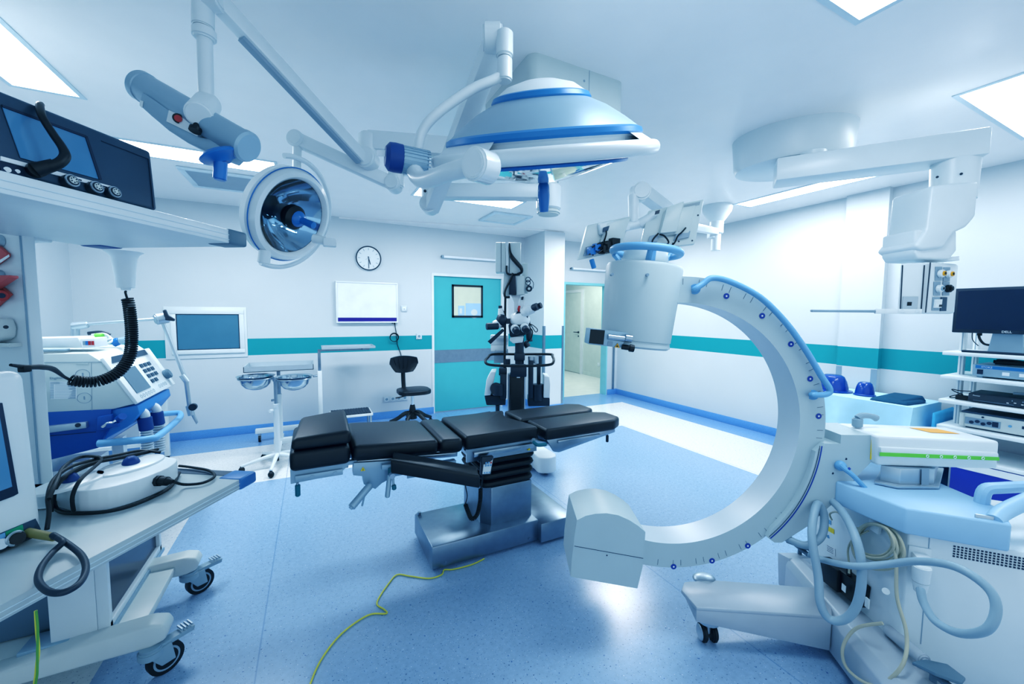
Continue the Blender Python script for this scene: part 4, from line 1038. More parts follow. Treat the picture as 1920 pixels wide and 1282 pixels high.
# ------------------------------------------------------------------ left supply pendant with two shelves
eS = (F*746+R*80).normalized(); pS = V((eS.y, -eS.x, 0))
tipW = UZ(476, 885, .75); tip0 = V((tipW.x, tipW.y, 0))
def S(e, p, z): return tip0 + eS*e + pS*p + Z*z          # e: away from camera, p: to the right (0 = near edge)
wS = .73; lS = 1.45
T = thing('supply_pendant', 'white wall-side supply pendant at left carrying two wide shelves on a column', 'supply pendant', S(-.45, -wS-.15, 0))
def shelf(z0, th, nm):
    b = MB(); b.prism([S(0, 0, z0), S(0, -wS, z0), S(-lS, -wS, z0), S(-lS, 0, z0)], Z*th, bevel=.004, m=0)
    for dz in (.25, .6): b.box(S(-lS/2, .001, z0+th*dz), (lS-.1, .003, .0025), (eS, pS, Z), m=1)
    b.prism([S(.001, -.09, z0+th*.15), S(.001, -wS+.08, z0+th*.15), S(.004, -wS+.08, z0+th*.85), S(.004, -.09, z0+th*.85)], eS*.003, m=2)
    b.box(S(-.03, -wS/2, z0+th), (.05, wS-.18, .004), (eS, pS, Z), m=2)
    sh = part(nm, b, ['worktop' if nm == 'worktop' else 'white', 'panel_frame', 'dark_grey'], T)
    b = MB()
    b.box(S(-.04, -.05, z0+th/2), (.10, .115, th+.008), (eS, pS, Z), bevel=.012, seg=3); part('corner_bumper', b, 'bumper' if nm == 'worktop' else 'hose_dark', sh)
    b = MB(); b.box(S(-.04, -wS+.05, z0+th/2), (.10, .115, th+.008), (eS, pS, Z), bevel=.012, seg=3); part('corner_bumper', b, 'navy', sh)
    return sh
shelf(.705, .045, 'worktop')
ZU = Q(452, 462, tip0.dot(F)).z
shelf(ZU, .058, 'upper_shelf')
b = MB()
cx0 = PL(74, 850, S(-.30, 0, 0), eS); po = (cx0-tip0).dot(pS)
cE = -.30
def SC(px, py, o=0.): return PL(px, py, S(cE-o, 0, 0), eS)
b.prism([S(cE, po, .62), S(cE, po-.60, .62), S(cE+.25, po-.60, .62), S(cE+.25, po-.44, .62), S(cE+.03, po+.012, .62)], Z*(2.3-.62), bevel=.004, m=0)
b.cyl(S(cE-.05, po-.31, 2.29), S(cE-.05, po-.31, H), .04, m=0)
b.box(S(cE-.002, po-.006, 1.4), (.006, .004, 1.5), (eS, pS, Z), m=1)
colp = part('column', b, ['white', 'grey', 'alu'], T)
b = MB()
for z_ in (.735, ZU+.02): b.prism([S(cE+.02, po-.2, z_-.03), S(cE+.02, -wS+.02, z_-.03), S(cE+.10, -wS+.02, z_-.03), S(cE+.10, po-.2, z_-.03)], Z*.05, bevel=.003)
part('bracket', b, 'white', T)
def red_flap(pts, o, th, lab_, circ=None):
    b = MB(); b.prism([SC(x, y, o) for x, y in pts], -eS*th, bevel=.002, m=0)
    if lab_: b.prism([SC(x, y, o+th+.001) for x, y in lab_], -eS*.001, m=1)
    if circ: b.cyl(SC(circ[0], circ[1], o+th), SC(circ[0], circ[1], o+th+.02), .021, m=2, bevel=.003); b.cyl(SC(circ[0], circ[1], o+th+.02), SC(circ[0], circ[1], o+th+.022), .010, m=3, seg=14)
    return part('red_socket', b, ['red_soft', 'ink_white', 'red', 'ink'], colp)
red_flap([(-30, 436), (-2, 456), (21, 476), (20, 482), (-2, 498), (-30, 505)], .004, .014, [(-4, 490), (17, 477), (18, 481), (-2, 495)])
red_flap([(-30, 518), (35, 517), (36, 521), (14, 535), (-5, 546), (-30, 552)], .03, .03, None)
red_flap([(-25, 578), (-2, 577), (26, 552), (12, 540), (-25, 532)], .004, .012, None, (3, 554))
b = MB()
for y in (452, 518): p = SC(0, y, .002); b.cyl(p, p-eS*.02, .026, m=0); b.cyl(p-eS*.02, p-eS*.024, .018, m=1)
part('gas_socket', b, ['alu', 'black'], colp)
b = MB(); b.prism([SC(-30, 599, .003), SC(27, 596, .003), SC(34, 614, .003), SC(32, 632, .003), SC(22, 638, .003), SC(-30, 641, .003)], -eS*.05, bevel=.01, seg=3, m=0); b.cyl(SC(11, 613, .05), SC(11, 613, .055), .007, m=1); b.box(SC(5, 646, .02), (.04, .12, .015), (eS, pS, Z), m=0)
part('outlet_cover', b, ['ivory', 'charcoal'], colp)
# holder hanging under the upper shelf with the coiled lead
hp = UZ(232, 472, ZU); T2 = T
b = MB(); b.lathe([(0, 0), (.075, 0), (.06, -.012), (.05, -.03), (.044, -.08), (.036, -.17), (.034, -.178), (0, -.178)], hp, Z, 32); b.lathe([(0, -.178), (.02, -.178), (.018, -.19), (0, -.19)], hp, Z, 16)
part('lead_holder', b, 'white', T)
mf = UZ(60, 985, .755)
fh = hp.dot(F); 
b = coil([Q(239, 560, fh), Q(243, 580, fh), Q(247, 625, fh-.02), Q(243, 668, fh-.05), Q(222, 697, fh-.1), Q(190, 713, fh-.16), Q(160, 716, fh-.2), Q(132, 712, fh-.24)], .0215, .0048, 50, 12)
b.tube([hp-Z*.196, Q(235, 548, fh), Q(239, 561, fh)], .005, smooth=4)
b.tube([Q(132, 712, fh-.24), Q(120, 706, fh-.30), Q(100, 692, fh-.42), Q(78, 688, fh-.52), Q(50, 688, fh-.60), Q(20, 684, fh-.66)], [.006, .006, .010, .010, .008, .005], 10, smooth=6)
b.box(Q(46, 691, fh-.61), (.025, .025, .025), (R, F, Z), bevel=.004)
o = solo('coiled_lead', b, 'black_rubber', 'black coiled lead hanging from the holder under the upper pendant shelf', 'lead')

# dark screen box on the upper shelf
pd = -.03; zsh = ZU+.064
def D_(px, py, o=0., tl=0.): return PL(px, py, S(0, pd-tl-o*-1, 0), pS)
BR, TR = D_(297, 405), D_(284, 284, 0, .05)
BRe = (BR-tip0).dot(eS); zb_ = zsh+.002; zt_ = TR.z
def DS(e, v, o=0.): return S(e, pd-.05*v+o, zb_+(zt_-zb_)*v)     # v: 0 bottom .. 1 top on the leaning front
TRe = (TR-tip0).dot(eS)
T = thing('screen_unit', 'dark grey console with blue screen and round sockets on the upper pendant shelf', 'console', S(BRe-.35, pd-.2, zb_))
b = MB(); Lb = .66
b.hexa([DS(BRe, 0), DS(TRe, 1), DS(TRe-Lb, 1), DS(BRe-Lb, 0), S(BRe, pd-.40, zb_), S(TRe, pd-.40, zt_), S(TRe-Lb, pd-.40, zt_), S(BRe-Lb, pd-.40, zb_)], bevel=.012, seg=3)
part('casing', b, 'dark_grey', T)
def DD(px, py, o=.0):                                   # sight onto the leaning front
    a_, b2_, c_ = DS(BRe, 0), DS(TRe, 1), DS(BRe-1, 0); n_ = (b2_-a_).cross(c_-a_).normalized(); n_ = n_ if n_.dot(CAM-a_) > 0 else -n_
    return PL(px, py, a_+n_*o, n_)
nD = (DS(TRe, 1)-DS(BRe, 0)).cross(DS(BRe-1, 0)-DS(BRe, 0)).normalized(); nD = nD if nD.dot(CAM-BR) > 0 else -nD
b = MB(); b.prism([DD(2, 196, .002), DD(160, 254, .002), DD(188, 337, .002), DD(38, 296, .002)], nD*.002, m=0)
for q in (((2, 196), (160, 254), (162, 259), (4, 201)), ((158, 254), (163, 256), (190, 337), (185, 337))): b.prism([DD(x, y, .004) for x, y in q], nD*.003, m=1)
part('screen', b, ['screen', 'ink'], T)
b = MB(); b.prism([DD(0, 293, .002), DD(214, 351, .002), DD(216, 358, .002), DD(0, 301, .002)], nD*.003, m=0)
for x, y in ((60, 312), (128, 330), (148, 336), (170, 342), (196, 349)): b.prism([DD(x-5, y-1.5, .006), DD(x+5, y+1.2, .006), DD(x+5, y+3.2, .006), DD(x-5, y+.5, .006)], nD*.001, m=1)
part('label_strip', b, ['ink_white', 'ink'], T)
for x, y in ((124, 342), (171, 354), (205, 363)):
    b = MB(); p = DD(x, y, .0); b.cyl(p, p+nD*.02, .0185, m=0, bevel=.002); b.cyl(p+nD*.02, p+nD*.024, .0175, m=1, seg=28); b.cyl(p+nD*.024, p+nD*.026, .014, m=0, seg=28); b.cyl(p+nD*.026, p+nD*.028, .0105, m=2, seg=20)
    for i in range(6): a = i*PI/3; u_, w_, _ = frame(nD); b.cyl(p+nD*.028+(u_*math.cos(a)+w_*math.sin(a))*.007, p+nD*.029+(u_*math.cos(a)+w_*math.sin(a))*.007, .002, seg=8, m=0)
    part('round_socket', b, ['charcoal', 'alu', 'ivory'], T)
b = MB(); b.prism([DD(-4, 302, .002), DD(42, 314, .002), DD(47, 331, .002), DD(0, 321, .002)], nD*.003, m=0); b.cyl(DD(14, 318, .004), DD(14, 318, .008), .007, m=1, seg=12); b.cyl(DD(33, 321, .004), DD(33, 321, .007), .005, m=1, seg=12)
part('socket_panel', b, ['ink', 'ink_white'], T)
b = MB(); b.box(DD(282, 330, .0005), (.004, .002, .001), (eS, Z, pS)); b.tube([DD(190, 264, .001), DD(278, 298, .001), DD(288, 390, .001)], .0015, 6); part('seam', b, 'ink', T)
b = MB(); b.tube([DD(76, 196, -.01), DD(75, 200, .02), DD(80, 220, .05), DD(100, 252, .06), DD(116, 275, .07), DD(122, 292, .075), DD(112, 305, .07), DD(95, 312, .055)], [.009, .009, .009, .0095, .010, .012, .013, .014], 12, smooth=6)
b.cyl(DD(104, 308, .06), DD(66, 319, .03), .015, .018); b.cyl(DD(72, 317, .035), DD(64, 320, .0), .019); part('plugged_cable', b, 'black', T)

# white monitor on the worktop
wz = .7555
mr = UZ(88, 996, wz); pm = (mr-tip0).dot(pS); me = (mr-tip0).dot(eS)
T = thing('worktop_monitor', 'white rounded monitor with a dark framed screen standing on the pendant worktop at left edge', 'monitor', S(me-.2, pm-.15, wz))
mt = PL(52, 690, S(0, pm-.03, 0), pS); hz = mt.z; mte = (mt-tip0).dot(eS)
def MS(e, v, o=0.): return S(e, pm-.03*v+o, wz+(hz-wz)*v)
b = MB()
b.hexa([MS(me, .0), MS(mte, 1), MS(mte-.55, 1), MS(me-.55, 0), S(me, pm-.20, wz), S(mte, pm-.18, hz-.02), S(mte-.55, pm-.18, hz-.02), S(me-.55, pm-.20, wz)], bevel=.035, seg=4, m=0)
part('casing', b, ['white'], T)
nM = (MS(mte, 1)-MS(me, 0)).cross(MS(me-1, 0)-MS(me, 0)).normalized(); nM = nM if nM.dot(CAM-mr) > 0 else -nM
def MM(px, py, o=0.): return PL(px, py, MS(me, 0)+nM*o, nM)
b = MB(); b.prism([MM(-40, 722, .002)-eS*.22, MM(3, 755, .002), MM(33, 925, .002), MM(24, 930, .002), MM(-40, 962, .002)-eS*.22], nM*.004, m=0, bevel=.001); b.prism([MM(-40, 741, .006)-eS*.2, MM(-4, 766, .006), MM(22, 912, .006), MM(-40, 944, .006)-eS*.2], nM*.002, m=1)
part('screen', b, ['ink', 'screen'], T)
b = MB(); b.prism([MM(-30, 1012, .001), MM(66, 972, .001), MM(76, 992, .001), MM(-30, 1042, .001)], nM*.002, m=0)
b.prism([MM(-30, 1014, .003), MM(9, 998, .003), MM(13, 1024, .003), MM(-30, 1040, .003)], nM*.001, m=1); b.prism([MM(10, 997, .003), MM(42, 983, .003), MM(46, 1008, .003), MM(14, 1023, .003)], nM*.001, m=2)
b.cyl(MM(29, 1009, .0), MM(29, 1009, .018), .022, m=3); b.cyl(MM(29, 1009, .018), MM(29, 1009, .02), .013, m=4); b.torus(MM(29, 1009, .018), nM, .02, .004, 24, 6, m=5)
b.cyl(MM(2, 1020, .0), MM(2, 1020, .012), .016, m=5)
part('connector_strip', b, ['dark_grey', 'pale_blue', 'mint', 'black', 'black', 'alu'], T)
b = MB(); b.box(MS(me-.28, -.0, .004)-Z*-.012, (.5, .012, .02), (eS, pS, Z)); part('foot_strip', b, 'charcoal', T)
b = MB(); f_ = .0
p0 = MM(52, 998, .005); b.cyl(p0, p0+pS*.10-Z*.01-eS*.0, .014, .012, m=1)
tipc = p0+pS*.10-Z*.01
def UW(px, py, z=.765): return UZ(px, py, z)
b.tube([tipc, UW(100, 1003, .79), UW(125, 1018, .775), UW(152, 1040, .77), UW(161, 1065, .77), UW(150, 1092, .77), UW(120, 1110, .77), UW(90, 1108, .77), UW(72, 1088, .77), UW(78, 1062, .77), UW(98, 1036, .77), UW(117, 1017, .785), UW(108, 1008, .79)], .0085, 12, smooth=7, m=0)
part('probe_cable', b, ['charcoal', 'brass'], T)

# double foot switch unit lying on the worktop
pts = [UZ(112, 952, wz), UZ(150, 962, wz), UZ(205, 955, wz), UZ(262, 938, wz), UZ(318, 912, wz), UZ(334, 896, wz)]
e0s = [((p-tip0).dot(eS), (p-tip0).dot(pS)) for p in pts]
fr_ = [V((p.x, p.y, wz)) for p in pts]; back = [UZ(330, 877, wz), UZ(300, 862, wz), UZ(240, 872, wz), UZ(150, 902, wz), UZ(118, 930, wz)]
back = [fr_[-1]+eS*.02-pS*.05, fr_[-1]+eS*.02-pS*.14, fr_[3]+eS*.05-pS*.20, fr_[1]+eS*.02-pS*.17, fr_[0]-pS*.10]
T = thing('foot_switch', 'white double foot switch with two blue domes, wrapped in black cable on the pendant worktop', 'foot switch', S(-.35, -.3, wz))
def clean(ps): return [V((p.x, p.y, wz)) for p in ps]
outl = catmull(clean(fr_+back), 3, True)
b = MB(); b.prism(outl, Z*.085, bevel=.014, seg=3); part('casing', b, 'white', T)
zt = wz+.088
def dome(px, py, r):
    p = UZ(px, py, zt); b = MB(); b.lathe([(r*1.9, -.004), (r*1.85, .004), (r*1.7, .008), (0, .008)], p, Z, 32, sx=1.5, hint=eS, m=0); b.lathe([(r*.62, .006), (r*.66, .012), (r*.62, .018), (r*.5, .030), (r*.3, .038), (0, .041)], p, Z, 28, m=1); return part('dome_button', b, ['white', 'navy'], T)
dome(246, 872, .045); dome(132, 905, .040)
b = MB(); q = UZ(290, 908, wz+.05); q2 = fr_[4]; d_ = (fr_[4]-fr_[3]).normalized(); nn = V((d_.y, -d_.x, 0)); nn = nn if nn.dot(CAM-q2) > 0 else -nn
g0 = fr_[3].lerp(fr_[4], .55)+Z*.05
b.cyl(g0, g0+nn*.02, .022, seg=8); b.cyl(g0+nn*.02, g0+nn*.05, .018); b.cyl(g0+nn*.05, g0+nn*.075, .016, .007)
g1 = g0+nn*.075
b.tube([g1, UZ(345, 908, wz+.01), UZ(380, 905, wz+.008), UZ(402, 893, wz+.008), UZ(392, 882, wz+.008), UZ(360, 876, wz+.008), UZ(336, 873, wz+.01)], .006, 10, smooth=6)
b.tube([UZ(336, 886, wz+.008), UZ(318, 914, wz+.008), UZ(262, 942, wz+.008), UZ(205, 958, wz+.008), UZ(140, 962, wz+.008), UZ(108, 956, wz+.01), UZ(100, 935, wz+.03)], .007, 10, smooth=6)
part('connection_cable', b, 'black_rubber', T)
b = MB()
cps = [[(88, 992, .02), (92, 960, .06), (90, 930, .10), (100, 900, .13), (130, 876, .14), (175, 862, .13), (220, 853, .12), (262, 845, .11), (300, 848, .10)],
       [(96, 960, .02), (100, 925, .08), (118, 895, .13), (160, 872, .13), (215, 860, .12), (260, 850, .11), (296, 842, .10)],
       [(138, 958, .02), (136, 930, .08), (150, 900, .13), (176, 876, .13), (190, 862, .13), (180, 856, .14), (150, 857, .14), (120, 875, .14), (105, 905, .13), (92, 935, .1)],
       [(100, 950, .02), (105, 915, .1), (130, 890, .12), (185, 866, .12), (240, 856, .11), (285, 846, .1)]]
for c_ in cps: b.tube([UZ(x, y, wz+z_) for x, y, z_ in c_], .0065, 8, smooth=6)
part('wrapped_cable', b, 'black_rubber', T)
# earth cable hanging from the shelf edge at lower left
b = MB(); q = [UZ(70, 1142, .70), UZ(66, 1150, .66)]
fz = q[0].dot(F); b.tube([Q(67, 1145, fz-.02), Q(69, 1180, fz-.02), Q(72, 1220, fz-.02), Q(68, 1260, fz-.02), Q(66, 1330, fz-.02), V((Q(66, 1330, fz-.02).x, Q(66, 1330, fz-.02).y, .004))], .0036, 8, smooth=6, m=0)
b.tube([Q(68, 1145, fz-.023), Q(71, 1180, fz-.024), Q(70, 1220, fz-.024), Q(70, 1260, fz-.023), Q(67, 1330, fz-.023), V((Q(67, 1330, fz-.023).x, Q(67, 1330, fz-.023).y, .004))], .0026, 8, smooth=6, m=1)
solo('earth_cable', b, ['cable_yellow', 'cable_green'], 'yellow green earth cable hanging from the pendant worktop edge at lower left', 'cable')

# ------------------------------------------------------------------ trolley on castors below the worktop
T = thing('trolley', 'low cream trolley on braked castors below the left pendant worktop', 'trolley', (-1.0, 2.3, 0))
b = MB()
b.mm(-1.75, -.66, 2.10, 2.53, .165, .20, bevel=.006, m=0)
part('tray', b, ['ivory'], T)
for y in (2.055, 2.555):
    b = MB(); yy = (y-.045, y+.045)
    prof = [(-1.75, .14), (-.62, .14), (-.575, .155), (-.56, .19), (-.575, .222), (-.62, .235), (-.85, .225), (-1.2, .19), (-1.75, .18)]
    b.prism([(x, yy[0], z) for x, z in prof], (0, yy[1]-yy[0], 0), bevel=.012, seg=3); part('side_rail', b, 'ivory', T)
def castor(x, y, dx, dy, par):
    d = V((dx, dy, 0)).normalized(); s = V((-d.y, d.x, 0)); r = .062; c = V((x, y, r))
    b = MB(); b.tube([c+s*(-.014), c+s*.014], r, 32, m=0)
    b.cyl(c-s*.016, c+s*.016, r*.74, seg=32, m=1); b.cyl(c-s*.017, c+s*.017, r*.62, seg=32, m=0)
    tc_ = V((x, y, 0))-d*.045
    b.cyl((tc_.x, tc_.y, .115), (tc_.x, tc_.y, .145), .032, .036, m=2)
    for q in (-1, 1): b.hexa([tc_+s*q*.018+Z*.128-d*.03, tc_+s*q*.018+Z*.128+d*.06, c+s*q*.018+d*.026-Z*.012, c+s*q*.018-d*.022-Z*.012, tc_+s*q*.028+Z*.128-d*.03, tc_+s*q*.028+Z*.128+d*.06, c+s*q*.028+d*.026-Z*.012, c+s*q*.028-d*.022-Z*.012], bevel=.003, m=2)
    b.cyl((tc_.x, tc_.y, .10), (tc_.x, tc_.y, .135), .042, m=2, bevel=.006); b.box(tc_+d*.07+Z*.128, (.15, .042, .02), (d, s, Z+d*.22), m=2, bevel=.003)
    for k in range(4): b.box(tc_+d*(.10+k*.012)+Z*.150, (.005, .042, .008), (d, s, Z), m=3)
    return part('castor', b, ['black_rubber', 'grey', 'hose', 'alu'], par)
castor(-.585, 2.045, .75, .55, T); castor(-.575, 2.57, .75, .5, T); castor(-1.6, 2.05, 1, .2, T); castor(-1.6, 2.57, 1, .2, T)
b = MB(); b.prism([(-.935, 2.09, .2), (-.80, 2.09, .2), (-.80, 2.17, .2), (-.935, 2.17, .2)], (0, 0, .50), bevel=.004); part('post', b, 'white', T)
b = MB(); b.mm(-1.02, -.79, 2.075, 2.18, .20, .222, bevel=.003); b.mm(-.795, -.755, 2.08, 2.72, .20, .216); part('foot_plate', b, 'grey_silver', T)
b = MB()
for a in ((2.09, 2.115, .216, .70), (2.68, 2.705, .216, .70)): b.mm(-.80, -.762, a[0], a[1], a[2], a[3], bevel=.003)
b.mm(-.80, -.762, 2.09, 2.705, .216, .245, bevel=.003); b.mm(-.80, -.762, 2.09, 2.705, .675, .70, bevel=.003)
fr_ = part('panel_frame', b, 'white', T)
b = MB(); b.mm(-.785, -.778, 2.115, 2.68, .245, .675); part('pane', b, 'screen_dark', fr_)
b = MB(); b.cyl((-.762, 2.69, .62), (-.73, 2.69, .62), .014); part('knob', b, 'grey', fr_)
b = MB(); b.mm(-1.6, -.96, 2.2, 2.5, .20, .42, bevel=.02, m=0); part('storage_box', b, ['hose_dark'], T)

# ------------------------------------------------------------------ anaesthesia machine
yM = 3.12
G = lambda x, y, o=0.: UY(x, y, yM-o)
T = thing('anaesthesia_machine', 'cream and blue anaesthesia machine with a slanted keypad panel, behind the left pendant', 'anaesthesia machine', (-1.5, 3.5, 0))
EX = V((0, .72, 0))
pf = [(-20, 664), (165, 662), (192, 679), (252, 757), (212, 767), (62, 775), (-20, 780)]
b = MB(); b.prism([G(x, y) for x, y in pf], EX, bevel=.006, m=0)
b.prism([G(40, 679.5, .001), G(192, 678, .001), G(192, 679, .001), G(40, 680.5, .001)], V((0, -.001, 0)), m=1); b.prism([G(171, 680, .001), G(171.6, 680, .001), G(173, 770, .001), G(172.4, 770, .001)], V((0, -.001, 0)), m=1)
for x, y in ((155, 702), (158, 746)): b.torus(G(x, y, .001), Y, .03, .0012, 24, 5, m=1); b.box(G(x, y, .001), (.006, .001, .02), m=1)
b.prism([G(142, 680, .001), G(166, 680, .001), G(166, 683, .001), G(142, 683, .001)], V((0, -.002, 0)), m=0)
case = part('ventilator_case', b, ['cream', 'grey'], T)
b = MB()
b.prism([G(93, 715, .001), G(143, 715, .001), G(144, 747, .001), G(95, 748, .001)], V((0, -.0008, 0)), m=0)
for i in range(13):
    y = 716+i*2.45; b.prism([G(94, y, .002), G(101 if i > 1 else 112, y, .002), G(101 if i > 1 else 112, y+1.1, .002), G(94, y+1.1, .002)], V((0, -.0006, 0)), m=1)
    b.prism([G(103, y, .002), G(142, y, .002), G(142, y+.35, .002), G(103, y+.35, .002)], V((0, -.0006, 0)), m=1)
    b.prism([G(141-random.randint(4, 16), y+.6, .002), G(142, y+.6, .002), G(142, y+1.8, .002), G(141-random.randint(4, 16), y+1.8, .002)], V((0, -.0006, 0)), m=1)
b.text('Digitum', G(93, 711, .002), X, Z, .019, m=1)
part('spec_label', b, ['ink_white', 'grey', 'ink'], case)
# slanted front panel
a_, c_ = G(188, 675), G(252, 757); sl = (c_-a_); slL = sl.length; sd_ = sl.normalized(); nP = Y.cross(sd_); nP = nP if nP.dot(CAM-a_) > 0 else -nP
def SPn(u, v, o=0.): return a_+Y*(u*.72)+sl*v+nP*o              # u along the panel, v down the slope
b = MB(); b.hexa([SPn(-.01, -.02, 0), SPn(1.01, -.02, 0), SPn(1.01, 1.02, 0), SPn(-.01, 1.02, 0), SPn(-.01, -.02, .02), SPn(1.01, -.02, .02), SPn(1.01, 1.02, .02), SPn(-.01, 1.02, .02)], bevel=.006)
pn = part('front_panel', b, 'white', T)
b = MB(); b.hexa([SPn(.08, .30, .021), SPn(.40, .30, .021), SPn(.40, .84, .021), SPn(.08, .84, .021), SPn(.08, .30, .024), SPn(.40, .30, .024), SPn(.40, .84, .024), SPn(.08, .84, .024)], m=0)
part('screen', b, 'hose_dark', pn)
b = MB()
for i in range(3):
    for j in range(4):
        if (i, j) == (2, 3): continue
        u_, v_ = .50+.095*i, .30+.13*j; b.hexa([SPn(u_, v_, .02), SPn(u_+.06, v_, .02), SPn(u_+.06, v_+.085, .02), SPn(u_, v_+.085, .02), SPn(u_, v_, .026), SPn(u_+.06, v_, .026), SPn(u_+.06, v_+.085, .026), SPn(u_, v_+.085, .026)])
part('keypad', b, 'dark_grey', pn)
b = MB(); b.cyl(SPn(.9, .72, .02), SPn(.9, .72, .055), .035, bevel=.005); part('rotary_knob', b, 'hose_dark', pn)
b = MB()
for i in range(6): b.torus(SPn(.12+.06*i, .93, .021), nP, .012, .001, 12, 4)
for i in range(4): b.torus(SPn(.6+.06*i, .9, .021), nP, .012, .001, 12, 4)
part('soft_keys', b, 'grey', pn)
b = MB(); b.prism([SPn(.12, -.0, .021), SPn(.85, -.0, .021), SPn(.85, .13, .021), SPn(.05, .13, .021)], nP*.003); part('panel_slot', b, 'dark_grey', pn)
# blue body, drawer, base
b = MB(); b.prism([G(-10, 776), G(209, 766), G(206, 800), G(184, 840), G(72, 868), G(-10, 880)], V((0, .62, 0)), bevel=.006, m=0)
b.prism([G(64, 819, .001), G(180, 809, .001), G(180, 810, .001), G(64, 820, .001)], V((0, -.001, 0)), m=1)
part('blue_body', b, ['machine_blue', 'ink'], T)
b = MB(); b.prism([G(66, 800, .0), G(166, 789, .0), G(167, 800, .0), G(68, 813, .0)], V((0, -.03, 0)), bevel=.004, m=0); b.cyl(G(146, 797, .03), G(146, 797, .036), .012, m=1); b.box(G(72, 822, .012), (.03, .02, .018), m=0)
part('drawer_handle', b, ['alu', 'charcoal'], T)
b = MB(); b.prism([UY(205, 768, yM+.02), UY(258, 760, yM+.02), UY(262, 775, yM+.02), UY(240, 800, yM+.02), UY(200, 822, yM+.02), UY(184, 840, yM+.02)], V((0, .6, 0)), bevel=.006); part('breathing_block', b, 'machine_blue_light', T)
b = MB(); b.prism([G(186, 780, .0), G(214, 775, .0), G(214, 800, .0), G(186, 806, .0)], V((0, -.03, 0)), bevel=.004, m=0); b.tube([G(192, 800, .04), G(202, 793, .05), G(212, 792, .05), G(222, 784, .04)], .008, smooth=4, m=1); b.cyl(G(222, 786, .03), G(230, 780, .06), .02, m=0); b.box(G(212, 797, .05), (.05, .03, .02), m=0)
part('valve_block', b, ['machine_blue', 'chrome'], T)
# breathing ports: white elbows with blue cuffs and corrugated hoses
for k_, (x, y, yo) in enumerate(((262, 776, .12), (284, 766, .30))):
    b = MB(); q = lambda dx, dy: UY(x+dx, y+dy, yM+yo)
    b.cyl(q(-26, -2), q(-4, -3), .030, m=0); b.tube([q(-8, -3), q(2, -5), q(9, 0), q(10, 8)], .026, 14, smooth=5, m=0)
    b.cyl(q(9, 6), q(13, 30), .036, .036, m=1, bevel=.004)
    top_ = q(13, 30)
    for i in range(12): b.cyl(top_-Z*(.016*i), top_-Z*(.016*i+.010), .032, .028, m=0, seg=20)
    part('breathing_port', b, ['white', 'navy'], T)
b = MB(); hp_ = [UY(184, 831, yM-.02), UY(240, 827, yM-.03), UY(284, 822, yM-.03), UY(300, 815, yM+.1), UY(335, 785, yM+.75), UY(338, 776, yM+.9), UY(330, 774, yM+.9), UY(296, 777, yM+.75)]
b.tube(hp_, .021, 14, smooth=6); part('push_handle', b, 'pale_blue', T)
b = MB()
for x in (-1.85, -1.24): b.mm(x-.03, x+.03, yM+.05, yM+.11, .1, .62, m=0); b.mm(x-.03, x+.03, yM+.55, yM+.61, .1, .62, m=0)
b.mm(-1.95, -1.05, yM+.02, yM+.66, .08, .13, m=1, bevel=.01); b.mm(-1.82, -1.27, yM+.15, yM+.5, .13, .55, m=0)
part('base_frame', b, ['white', 'machine_blue'], T)
for x in (-1.88, -1.12):
    for y in (yM+.06, yM+.62):
        b = MB(); b.cyl((x-.014, y, .045), (x+.014, y, .045), .045, bevel=.005); b.cyl((x, y, .05), (x, y, .09), .015); part('castor', b, 'black_rubber', T)
# articulated arm at the back of the machine
b = MB(); ya = yM+.66
U = lambda x, y: UY(x, y, ya)
b.cyl(U(141, 640), U(141, 612), .022, bevel=.003); b.cyl(U(136, 612), U(166, 608), .03, .022, bevel=.005); b.cyl(U(160, 608), U(300, 597), .011); b.cyl(U(292, 599)-Y*.02, U(314, 595)+Y*.02, .04, bevel=.008)
b.cyl(U(304, 601), U(346, 706), .012); b.cyl(U(341, 703), U(351, 716), .02); b.cyl(U(349, 715), U(356, 768), .014); b.cyl(U(354, 760), U(359, 778), .022); b.prism([U(356, 775), U(363, 773), U(371, 792), U(368, 796)], V((0, .02, 0)), bevel=.003)
part('hose_arm', b, 'alu', T)
b = MB(); b.prism([U(307, 582), U(312, 580), U(317, 591), U(329, 598), U(328, 602), U(312, 600)], V((0, -.03, 0)), bevel=.004); b.cyl(U(363, 762), U(363, 762)-Y*.03, .026); part('wing_knob', b, 'charcoal', T)

# recorder box with leads lying on top of the machine
zt = G(100, 663).z
T = thing('patient_module', 'flat cream module with coloured sockets and grey leads on top of the anaesthesia machine', 'module', (-1.35, 3.3, zt))
b = MB(); q = [(0, 636), (146, 632), (154, 652), (0, 652)]
y2 = yM+.10
b.prism([UY(x, y, y2) for x, y in q], V((0, .2, 0)), bevel=.004, m=0); part('casing', b, 'white', T)
b = MB(); b.prism([UY(150, 635, y2-.002), UY(176, 634, y2-.002), UY(178, 651, y2-.002), UY(153, 653, y2-.002)], V((0, .17, 0)), bevel=.003, m=0)
for x, mi in ((158, 3), (163, 1), (168, 2), (174, 2)): b.box(UY(x, 643, y2-.004), (.011, .004, .024), m=mi)
part('socket_face', b, ['ink_white', 'blue_plastic', 'red', 'grey'], T)
b = MB()
for i in range(5): b.tube([V((-1.62, y2-.025-.014*i, zt+.016)), V((-1.5, y2-.05-.012*i, zt+.016+.01*(i%2))), V((-1.4, y2-.03-.013*i, zt+.016)), V((-1.32, y2-.03-.012*i, zt+.018)), V((-1.26, y2-.02-.01*i, zt+.016))], .007, 8, smooth=5)
part('leads', b, 'hose', T)
T = thing('breathing_leads', 'tangle of coloured connectors and tubes at the front top of the anaesthesia machine', 'tubing', UY(200, 655, yM+.15))
b = MB(); y3 = yM+.42
